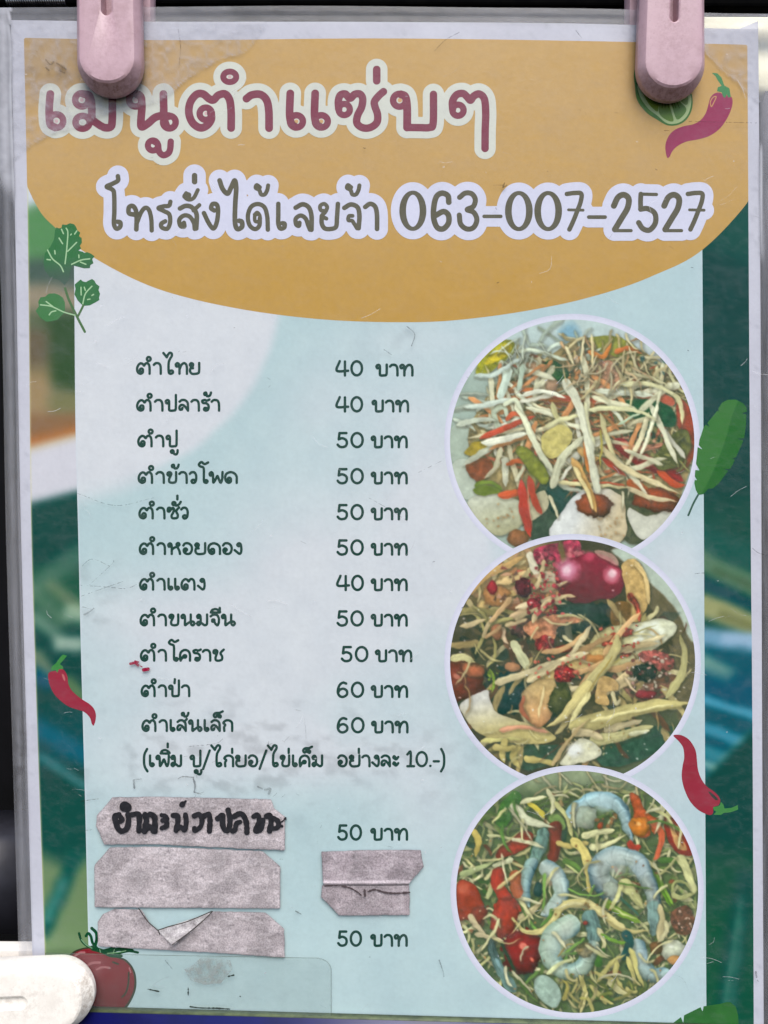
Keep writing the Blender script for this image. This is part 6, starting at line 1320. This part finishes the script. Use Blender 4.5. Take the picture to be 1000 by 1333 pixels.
def clear_flap():
    g = 1.5; u0, v0, u1, v1 = 50, 1236, 438, 1364
    U, V = np.meshgrid(np.arange(u0, u1, g), np.arange(v0, v1, g))
    top = 1240 + (U - 58) * .019
    def F_(U, V):
        top = 1240 + (U - 58) * .019; q = np.minimum(U - 59, np.minimum(V - top, 1362 - V)); q = np.minimum(q, 432 - U)
        cx, cy = 432 - 17, 1247.5 + 17
        corner = 17 - np.hypot(U - cx, V - cy)
        return np.where((U > cx) & (V < cy), corner, q)
    uv, fa = march(F_(U, V), u0, v0, g)
    u, v = uv[:, 0], uv[:, 1]; d = F_(u, v)
    edge = 1 - sst(.3, 1.6, d)
    c = mixc((146, 166, 160), (84, 96, 84), edge)
    al = .13 + .06 * (fbm(u, v, 22, 301) - .5) + .5 * edge
    col = np.hstack([lin(c) * KALB, np.clip(al, 0, 1)[:, None]])
    o_ = mesh_obj('clear_plastic_flap', W(u, v, 1.75 * mm + .1 * mm * fbm(u, v, 30, 302)), fa, M_CLEAR, None, col, True)
    tag(o_, 'clear greyish plastic flap with rounded corner at the bottom left of the menu', 'plastic flap')
    # dried glue under it
    o2 = poly_shape('glue_residue', [(262, 1246), (300, 1250), (303, 1262), (296, 1270), (288, 1280), (266, 1282), (248, 1276), (240, 1262), (252, 1256)], 1.0, 1.68 * mm, M_RES, o_, noisy((176, 178, 174), (160, 162, 160), 5, 303), sm=False)
    f = zc(100, 1220, 1000 / 520)
    stroke_shape('black_mark', rough([PS(f, [(178, 130), (206, 136)], .8), PS(f, [(279, 126), (279, 146)], .7), PS(f, [(284, 174), (310, 177), (350, 178), (383, 180)], 1.0), PS(f, [(380, 98), (393, 95)], 1.0), PS(f, [(409, 148), (410, 149)], .9)], 1.0), .5, 1.66 * mm, M_PRINT, o_, (50, 56, 52))
clear_flap()

# ================================================================== dirt and scratches on the film
def marks(name, n, seed, lens, rr, colour, box=(35, 40, 985, 1320), h=.95 * mm, group_n=3):
    rs = np.random.RandomState(seed); paths = []
    for _ in range(n):
        x, y = rs.uniform(box[0], box[2]), rs.uniform(box[1], box[3])
        for __ in range(rs.randint(1, group_n + 1)):
            a = rs.normal(0, .5) if rs.rand() < .7 else rs.uniform(0, math.pi); Ln = rs.uniform(*lens); b = rs.normal(0, .25)
            xx, yy = x + rs.normal(0, 5), y + rs.normal(0, 5)
            paths.append((smooth([(xx, yy), (xx + math.cos(a) * Ln * .5, yy + math.sin(a) * Ln * .5 + b * 3), (xx + math.cos(a + b) * Ln, yy + math.sin(a + b) * Ln)], False, .5), rs.uniform(*rr)))
    return paths
EXTRA = [PS(lambda p: np.array(p, float), q, r) for q, r in (
    ([(104, 740), (120, 728), (145, 738)], .32), ([(116, 762), (145, 735), (148, 730)], .38), ([(106, 776), (140, 764), (160, 757)], .36), ([(110, 800), (116, 797), (122, 792)], 1.1), ([(108, 790), (118, 793)], .5),
    ([(105, 762), (140, 764), (165, 766), (185, 757)], .35), ([(232, 1014), (238, 1011), (252, 1012)], .8), ([(252, 1014), (254, 1022), (253, 1031)], 1.1), ([(253, 1031), (262, 1034)], .6), ([(174, 1016), (175, 1026)], 1.2), ([(175, 1015), (184, 1014)], .5),
    ([(336, 1024), (342, 1027)], 1.2), ([(345, 1028), (352, 1027), (350, 1033)], 1.6), ([(222, 1165), (228, 1170), (225, 1174)], 1.4), ([(228, 1168), (219, 1170)], .9), ([(572, 1250), (577, 1265), (578, 1271)], .7), ([(655, 244), (660, 241)], .8), ([(657, 238), (655, 243)], 1.0), ([(642, 241), (655, 241)], .4),
    ([(865, 170), (871, 170)], .6), ([(232, 38), (235, 60), (233, 88)], .4), ([(566, 66), (580, 52), (598, 42)], .45), ([(750, 40), (757, 49)], .5), ([(897, 158), (940, 159), (985, 160)], .32), ([(106, 1043), (118, 1041), (128, 1040)], .5), ([(112, 1081), (120, 1080)], .45),
    ([(320, 1000), (345, 985), (350, 965)], .35), ([(245, 972), (280, 968), (290, 962)], .4), ([(250, 1040), (255, 1036)], .6), ([(545, 615), (565, 605), (575, 600)], .3), ([(480, 648), (505, 662), (530, 678)], .3), ([(530, 425), (540, 435), (536, 450)], .7), ([(500, 455), (510, 462)], .6), ([(100, 642), (150, 658), (200, 648)], .28),
    ([(980, 714), (988, 720), (1000, 723)], .5), ([(905, 747), (912, 746), (917, 746)], .5), ([(984, 1265), (985, 1272)], 1.1), ([(986, 1276), (988, 1278)], .8), ([(215, 1250), (225, 1262)], .4), ([(385, 1186), (392, 1190)], .8), ([(60, 78), (66, 84), (70, 80)], .9), ([(74, 82), (86, 90)], 1.0), ([(60, 88), (64, 92)], 1.1), ([(78, 92), (84, 95)], .9))]
dk = marks('dirt', 26, 5, (2, 8), (.2, .34), None) + marks('dirt', 26, 6, (1, 2.5), (.35, .8), None, group_n=1) + marks('dirt', 26, 8, (3, 12), (.2, .32), None, box=(140, 940, 560, 1100), group_n=2) + marks('dirt', 6, 9, (12, 36), (.18, .26), None, group_n=1) + rough(EXTRA, .6)
def mat_mark():
    m, nt, out = new_mat('dirt_marks')
    a = N(nt, 'ShaderNodeAttribute', attribute_name='Col'); d = N(nt, 'ShaderNodeBsdfDiffuse'); t = N(nt, 'ShaderNodeBsdfTransparent'); mx = N(nt, 'ShaderNodeMixShader')
    L(nt, a.outputs['Color'], d.inputs[0]); L(nt, a.outputs['Alpha'], mx.inputs[0]); L(nt, t.outputs[0], mx.inputs[1]); L(nt, d.outputs[0], mx.inputs[2]); L(nt, mx.outputs[0], out.inputs[0])
    return m
M_MARK = mat_mark()
def mark_mesh(name, paths, h, colour, al):
    g = .5; vs = []; fs = {}; n = 0
    for p, r in paths:
        rm = np.max(r) + 1.5; u0, v0 = p.min(0) - rm; u1, v1 = p.max(0) + rm
        F = np.full((int((v1 - v0) / g) + 2, int((u1 - u0) / g) + 2), -9.0); stamp(F, u0, v0, g, p, r)
        if not (F > 0).any(): continue
        uv, faces = march(F, u0, v0, g); vs.append(uv)
        for Fc in faces: fs.setdefault(Fc.shape[1], []).append(Fc + n)
        n += len(uv)
    uv = np.vstack(vs); nz = fbm(uv[:, 0], uv[:, 1], 9, 401)
    col = np.hstack([np.tile(lin(colour) * KALB, (len(uv), 1)), (al * (.35 + .9 * nz))[:, None]])
    # each mark sits at its own tiny height so that none coincide
    hh = np.concatenate([np.full(len(q), i * 3e-7) for i, q in enumerate(vs)])
    o_ = mesh_obj(name, W(uv[:, 0], uv[:, 1], h + hh), [np.vstack(v) for v in fs.values()], M_MARK, CARD, col)
    return tag(o_, kind='stuff')
mark_mesh('dirt_specks', dk, .86 * mm, (60, 58, 58), .5)
mark_mesh('scratches', marks('s', 90, 15, (4, 30), (.2, .42), None, group_n=2) + marks('s', 60, 16, (1, 2), (.4, .9), None, group_n=1), .9 * mm, (238, 238, 242), .4)
rs_ = np.random.RandomState(4)
mark_mesh('red_sauce_stain', [PS(lambda p: np.array(p, float), q, r) for q, r in (([(170, 864), (176, 863), (180, 866)], 1.8), ([(187, 872), (193, 871)], 2.3), ([(176, 861), (180, 862)], 1.4), ([(183, 867), (185, 868)], .8))], .88 * mm, (150, 24, 58), 1.1)

# ================================================================== clothespins
M_PINK = mat_plastic('pink_plastic', (184, 152, 161), (120, 82, 78), 190.0, .38, .38)
M_WHITE = mat_plastic('white_plastic', (236, 230, 222), (150, 132, 116), 150.0, .45, .28)
M_STEEL = mat_plain('spring_steel', (130, 130, 135), .3, (90, 90, 95), 400); M_STEEL.node_tree.nodes['Principled BSDF'].inputs['Metallic'].default_value = 1.0
def lever(name, P0, axis, side, out, Lb, R0_, R1_, H, mat, parent, slot=None, chamfer=.16, n=28, toe=0.0):
    """clothespin lever: a flattened bar, rounded at the tip. P0 = tip-circle centre (world), axis points away from the tip,
    out = towards the viewer. slot = (start along axis, half width)"""
    P0, axis, side, out = map(np.array, (P0, axis, side, out))
    def outline(inset):
        r = R0_ - inset; pts = []
        for k in range(n + 1):
            a = math.pi + math.pi * k / n
            pts.append((math.cos(a) * r, math.sin(a) * r * 1.0))
        m = 10
        for k in range(1, m + 1):
            t = k / m; pts.append(((R0_ + (R1_ - R0_) * t - inset), Lb * t))
        pts.append((-(R1_ - inset), Lb))
        for k in range(m - 1, 0, -1):
            t = k / m; pts.append((-(R0_ + (R1_ - R0_) * t - inset), Lb * t))
        return np.array(pts)
    rings_ = [(0.0, 0.12), (0.0, .0 + H * .02), (0, H * .35), (0.02 * R0_, H * .62), (chamfer * .35 * R0_, H * .85), (chamfer * .75 * R0_, H * .96), (chamfer * 1.25 * R0_, H), (chamfer * 1.9 * R0_, H * 1.008)]
    V_ = []; F_ = []
    nr = None
    rings_ = [(R0_ * .06, 0.0), (0, H * .25), (0, H * .60), (.035 * R0_, H * .72), (.13 * R0_, H * .93), (.17 * R0_, H * .985), (.22 * R0_, H), (.34 * R0_, H * 1.004)]
    GR = [.5, .5, .5, .75, .85, .7, .5, .25]; grime = []
    for ins, hh in rings_:
        o2 = outline(ins); nr = len(o2)
        if ins > .1 * R0_: o2[:, 1] = np.where(o2[:, 1] < 0, o2[:, 1] * (1 - .10 * ins / (.2 * R0_)), o2[:, 1])
        tip = np.clip(-o2[:, 1] / R0_, 0, 1)            # the tip slopes away
        SL = [.26, .26, .30, .30, .22, .10, .02, 0][len(grime)]
        z = hh * (1 - SL * tip ** 1.6 * (hh > 0))
        V_.append(P0 + np.outer(o2[:, 0], side) + np.outer(o2[:, 1], axis) + np.outer(z, out))
        grime.append(GR[len(grime)] * (.12 + .88 * tip ** 1.2))
    for q in range(len(rings_) - 1):
        a = np.arange(nr) + q * nr; b = np.arange(nr); b = (b + 1) % nr + q * nr
        F_.append(np.stack([a, b, b + nr, a + nr], -1))
    top = (len(rings_) - 1) * nr
    faces = [np.vstack(F_), np.arange(nr)[::-1][None]]
    Vv = np.vstack(V_)
    if slot is None:
        faces.append((np.arange(nr) + top)[None])
    else:
        s0, sw, s1, dep = slot
        o2 = outline(rings_[-1][0])
        # a slot loop matched one to one with the outer ring
        m = nr; sl = []
        for x, y in o2:
            if y <= 1e-9:                       # tip semicircle -> slot tip semicircle
                a = math.atan2(y, x); sl.append((math.cos(a) * sw, s0 + math.sin(a) * sw))
            else:
                t = y / Lb; sl.append((math.copysign(sw, x), s0 + (s1 - s0) * t))
        sl = np.array(sl)
        lv = []
        for grow, hh in ((sw * .35, H * 1.008), (0.0, H * .97), (-sw * .05, H * .97 - dep)):
            q = sl.copy(); c = np.stack([np.zeros(len(sl)), np.clip(sl[:, 1], s0, s1)], -1); dv = q - c
            dn = dv / (np.linalg.norm(dv, axis=1)[:, None] + 1e-12); q = q + dn * grow
            lv.append(P0 + np.outer(q[:, 0], side) + np.outer(q[:, 1], axis) + hh * out[None])
        base_i = len(Vv); Vv = np.vstack([Vv] + lv)
        a = np.arange(m); b = (a + 1) % m
        faces.append(np.stack([a + top, b + top, b + base_i, a + base_i], -1))
        for q in range(2): faces.append(np.stack([a + base_i + q * m, b + base_i + q * m, b + base_i + (q + 1) * m, a + base_i + (q + 1) * m], -1))
        faces.append((a + base_i + 2 * m)[None])
    gr = np.concatenate(grime + [np.full(len(Vv) - nr * len(rings_), .35)])
    ob = mesh_obj(name, Vv, faces, mat, parent, np.stack([gr] * 3, -1), True)
    me = ob.data
    import bmesh
    bm = bmesh.new(); bm.from_mesh(me); bmesh.ops.recalc_face_normals(bm, faces=bm.faces); bm.to_mesh(me); bm.free()
    try: me.set_sharp_from_angle(angle=math.radians(24))
    except Exception: pass
    return ob
def coil(name, c, ax, u, w, r, wire, turns, mat, parent):
    c, ax, u, w = map(np.array, (c, ax, u, w)); n = int(turns * 18); k = 6; V_ = []
    ts = np.linspace(0, turns * 2 * math.pi, n)
    for t in ts:
        o_ = u * math.cos(t) + w * math.sin(t); p = c + ax * (t / (2 * math.pi) - turns / 2) * wire * 2.1 + o_ * r
        for q in range(k):
            a = q / k * 2 * math.pi; V_.append(p + (o_ * math.cos(a) + ax * math.sin(a)) * wire)
    i = np.arange((n - 1) * k); j = np.where((i % k) == k - 1, i - k + 1, i + 1)
    return mesh_obj(name, np.array(V_), [np.stack([i, j, j + k, i + k], -1)], mat, parent, None, True)
def clothespin(tip_u, tip_v, Rpx0, Rpx1, Lpx, du, mat, label, gap, H, slot_px, dep=4.2 * mm, along=(0, 1)):
    """tip centre in photo px at the height of the front face"""
    h0 = gap
    p0 = W(tip_u, tip_v, h0 + H * .8)
    q0 = W(tip_u + along[0] * 100, tip_v - along[1] * 100, h0 + H * .8)
    axis = q0 - p0; sc = np.linalg.norm(axis) / 100; axis = axis / np.linalg.norm(axis)
    out = np.array((0, -1., 0)); side = np.cross(axis, out) * -1; side /= np.linalg.norm(side)
    if side[0] < 0: side = -side
    p0 = p0 + out * -(H * .8)            # back down to the lever's underside
    root = empty('clothespin', tuple(p0), label, 'clothespin', None)
    sl = (slot_px[0] * sc, slot_px[1] * sc, Lpx * sc * .9, dep)
    # the handles spread apart away from the tip: the front lever leans out a little
    lean = math.radians(2.2)
    axf = axis * math.cos(lean) + out * math.sin(lean); outf = out * math.cos(lean) - axis * math.sin(lean)
    lever('front_lever', p0, axf, side, outf, Lpx * sc, Rpx0 * sc, Rpx1 * sc, H, mat, root, slot=sl)
    axb = axis * math.cos(lean) - out * math.sin(lean); outb = -out * math.cos(lean) - axis * math.sin(lean)
    pb = np.array((p0[0], 0.6 * mm, p0[2]))
    lever('back_lever', pb + side * du * sc, axb, side, outb, Lpx * sc, Rpx0 * sc, Rpx1 * sc, H, mat, root, slot=sl)
    cc = p0 + axis * Lpx * sc * .42; cc[1] = (p0[1] + .6 * mm) / 2
    coil('spring', cc, side, axis, out, 3.0 * mm, .55 * mm, 7, M_STEEL, root)
    return root
c1 = clothespin(141, 76, 43, 40.5, 230, 6, M_PINK, 'pink plastic clothespin gripping the top left of the menu', 0.9 * mm, 6.0 * mm, (60, 7))
c2 = clothespin(875.5, 81, 44.5, 39, 230, -6, M_PINK, 'pink plastic clothespin at top right above the printed lime slice', 0.9 * mm, 6.0 * mm, (55, 5.5))
for c_ in (c1, c2):
    c_['group'] = 'pink clothespins holding the menu'
c3 = clothespin(71, 1300, 47, 48, 260, 4, M_WHITE, 'white plastic clothespin poking in at the bottom left corner', 2.6 * mm, 6.5 * mm, (42, 7), dep=.9 * mm, along=(-1, -.02))

# ================================================================== surroundings seen round the edges
def box(name, c, sz, mat, parent=None, rot=0, bev=.0008):
    import bmesh
    me = bpy.data.meshes.new(name); bm = bmesh.new(); bmesh.ops.create_cube(bm, size=1)
    bmesh.ops.scale(bm, vec=sz, verts=bm.verts)
    if bev: bmesh.ops.bevel(bm, geom=bm.edges[:], offset=bev, segments=2, profile=.5, affect='EDGES')
    bm.to_mesh(me); bm.free(); me.materials.append(mat)
    o_ = bpy.data.objects.new(name, me); o_.location = c; o_.rotation_euler = (0, rot, 0)
    link(o_, parent); return o_
M_DARK = mat_plain('dark_background', (6, 6, 7), .8, (16, 15, 18), 14, spec=.1)
bgp = box('dark_background_wall', (0, .16, 0), (1.2, .01, 1.2), M_DARK, bev=0); tag(bgp, kind='structure')
M_RAIL = mat_plain('black_rail', (4, 4, 5), .9, (8, 8, 8), 220, .1, .02)
p = W(500, -18, -6 * mm)
rl = box('black_rail', (p[0], .009, p[2]), (.42, .006, .0105), M_RAIL, rot=math.radians(.25)); tag(rl, 'black metal rail behind the top edge of the menu', 'rail')
M_CREAM = mat_plain('cream_panel', (252, 247, 216), .6, (246, 236, 196), 120)
# a sunlit cream ledge behind the top right corner, lying back so that it catches the sky
a = W(np.array([918, 1080, 1080, 918]), np.array([-10, -10, 112, 112]), np.array([-30, -30, -8, -8]) * mm)
th = np.array((0, .003, -.003))
vv = np.vstack([a, a + th]); 
lg = mesh_obj('cream_ledge', vv, [np.array([[3, 2, 1, 0], [4, 5, 6, 7], [0, 1, 5, 4], [1, 2, 6, 5], [2, 3, 7, 6], [3, 0, 4, 7]])], M_CREAM)
tag(lg, 'sunlit cream ledge behind the top right corner of the menu', 'ledge')
M_GREY = mat_plain('grey_panel', (120, 118, 126), .4, (70, 66, 74), 90)
a = W(np.array([996, 1080, 1080, 996]), np.array([115, 115, 215, 215]), np.array([-9, -9, -9, -9]) * mm)
gp = mesh_obj('grey_frame', np.vstack([a, a + np.array((0, .004, 0))]), [np.array([[3, 2, 1, 0], [4, 5, 6, 7], [0, 1, 5, 4], [1, 2, 6, 5], [2, 3, 7, 6], [3, 0, 4, 7]])], M_GREY)
tag(gp, 'grey frame piece behind the right edge of the menu, under the ledge', 'frame')
M_PLUM = mat_plain('dark_plum_board', (46, 34, 42), .5, (30, 22, 28), 60)
a = W(np.array([1000, 1100, 1100, 1000]), np.array([225, 225, 1400, 1400]), np.full(4, -12 * mm))
gp = mesh_obj('dark_board', np.vstack([a, a + np.array((0, .004, 0))]), [np.array([[3, 2, 1, 0], [4, 5, 6, 7], [0, 1, 5, 4], [1, 2, 6, 5], [2, 3, 7, 6], [3, 0, 4, 7]])], M_PLUM)
tag(gp, 'dark plum board behind the right edge of the menu', 'board')
M_DG = mat_plain('dark_grey_plastic', (52, 52, 60), .4, (40, 40, 46), 60)
a = W(np.array([-120, 26, 26, -120]), np.array([1098, 1098, 1216, 1216]), np.full(4, -45 * mm))
gp = mesh_obj('dark_grey_bin', np.vstack([a, a + np.array((0, .03, 0))]), [np.array([[3, 2, 1, 0], [4, 5, 6, 7], [0, 1, 5, 4], [1, 2, 6, 5], [2, 3, 7, 6], [3, 0, 4, 7]])], M_DG)
tag(gp, 'dark grey bin far behind the lower left edge of the menu', 'bin')
wc = W(48, 3, -7 * mm)
wr = coil('wire_coil', wc, (1, 0, 0), (0, 1, 0), (0, 0, 1), 1.1 * mm, .32 * mm, 26, M_STEEL, None)
tag(wr, 'thin steel wire coil above the top left corner of the menu', 'wire')
# blue tray rim the menu stands in
M_BLUE = mat_plain('blue_plastic', (12, 14, 82), .4, (8, 10, 64), 80)
pt = W(np.array([60., 1010.]), np.array([1316.5, 1342.]), 2.6 * mm)
vs = []
for p_ in pt:
    for dz, dy in ((0, 0), (-.030, 0), (-.030, .006), (0, .0022)): vs.append(p_ + np.array((0, dy, dz)))
bt = mesh_obj('blue_tray', np.array(vs), [np.array([[0, 1, 5, 4], [3, 7, 6, 2], [0, 4, 7, 3], [1, 2, 6, 5], [0, 3, 2, 1], [4, 5, 6, 7]])], M_BLUE)
tag(bt, 'dark blue plastic tray rim along the bottom edge of the menu', 'tray')
M_OL = mat_plain('olive_shadow', (86, 96, 66), .6, (60, 70, 50), 300)  # thin olive strip added as the shadow line above the blue rim
pt = W(np.array([104., 1010.]), np.array([1315.4, 1341.]), 2.5 * mm); pb = W(np.array([104., 1010.]), np.array([1318.6, 1343.6]), 2.5 * mm)
vs = [pt[0], pb[0], pb[1], pt[1]] + [q + np.array((0, .002, 0)) for q in (pt[0], pb[0], pb[1], pt[1])]
mesh_obj('shadow_line', np.array(vs), [np.array([[0, 1, 2, 3], [7, 6, 5, 4], [0, 3, 7, 4], [1, 5, 6, 2], [0, 4, 5, 1], [3, 2, 6, 7]])], M_OL, bt)
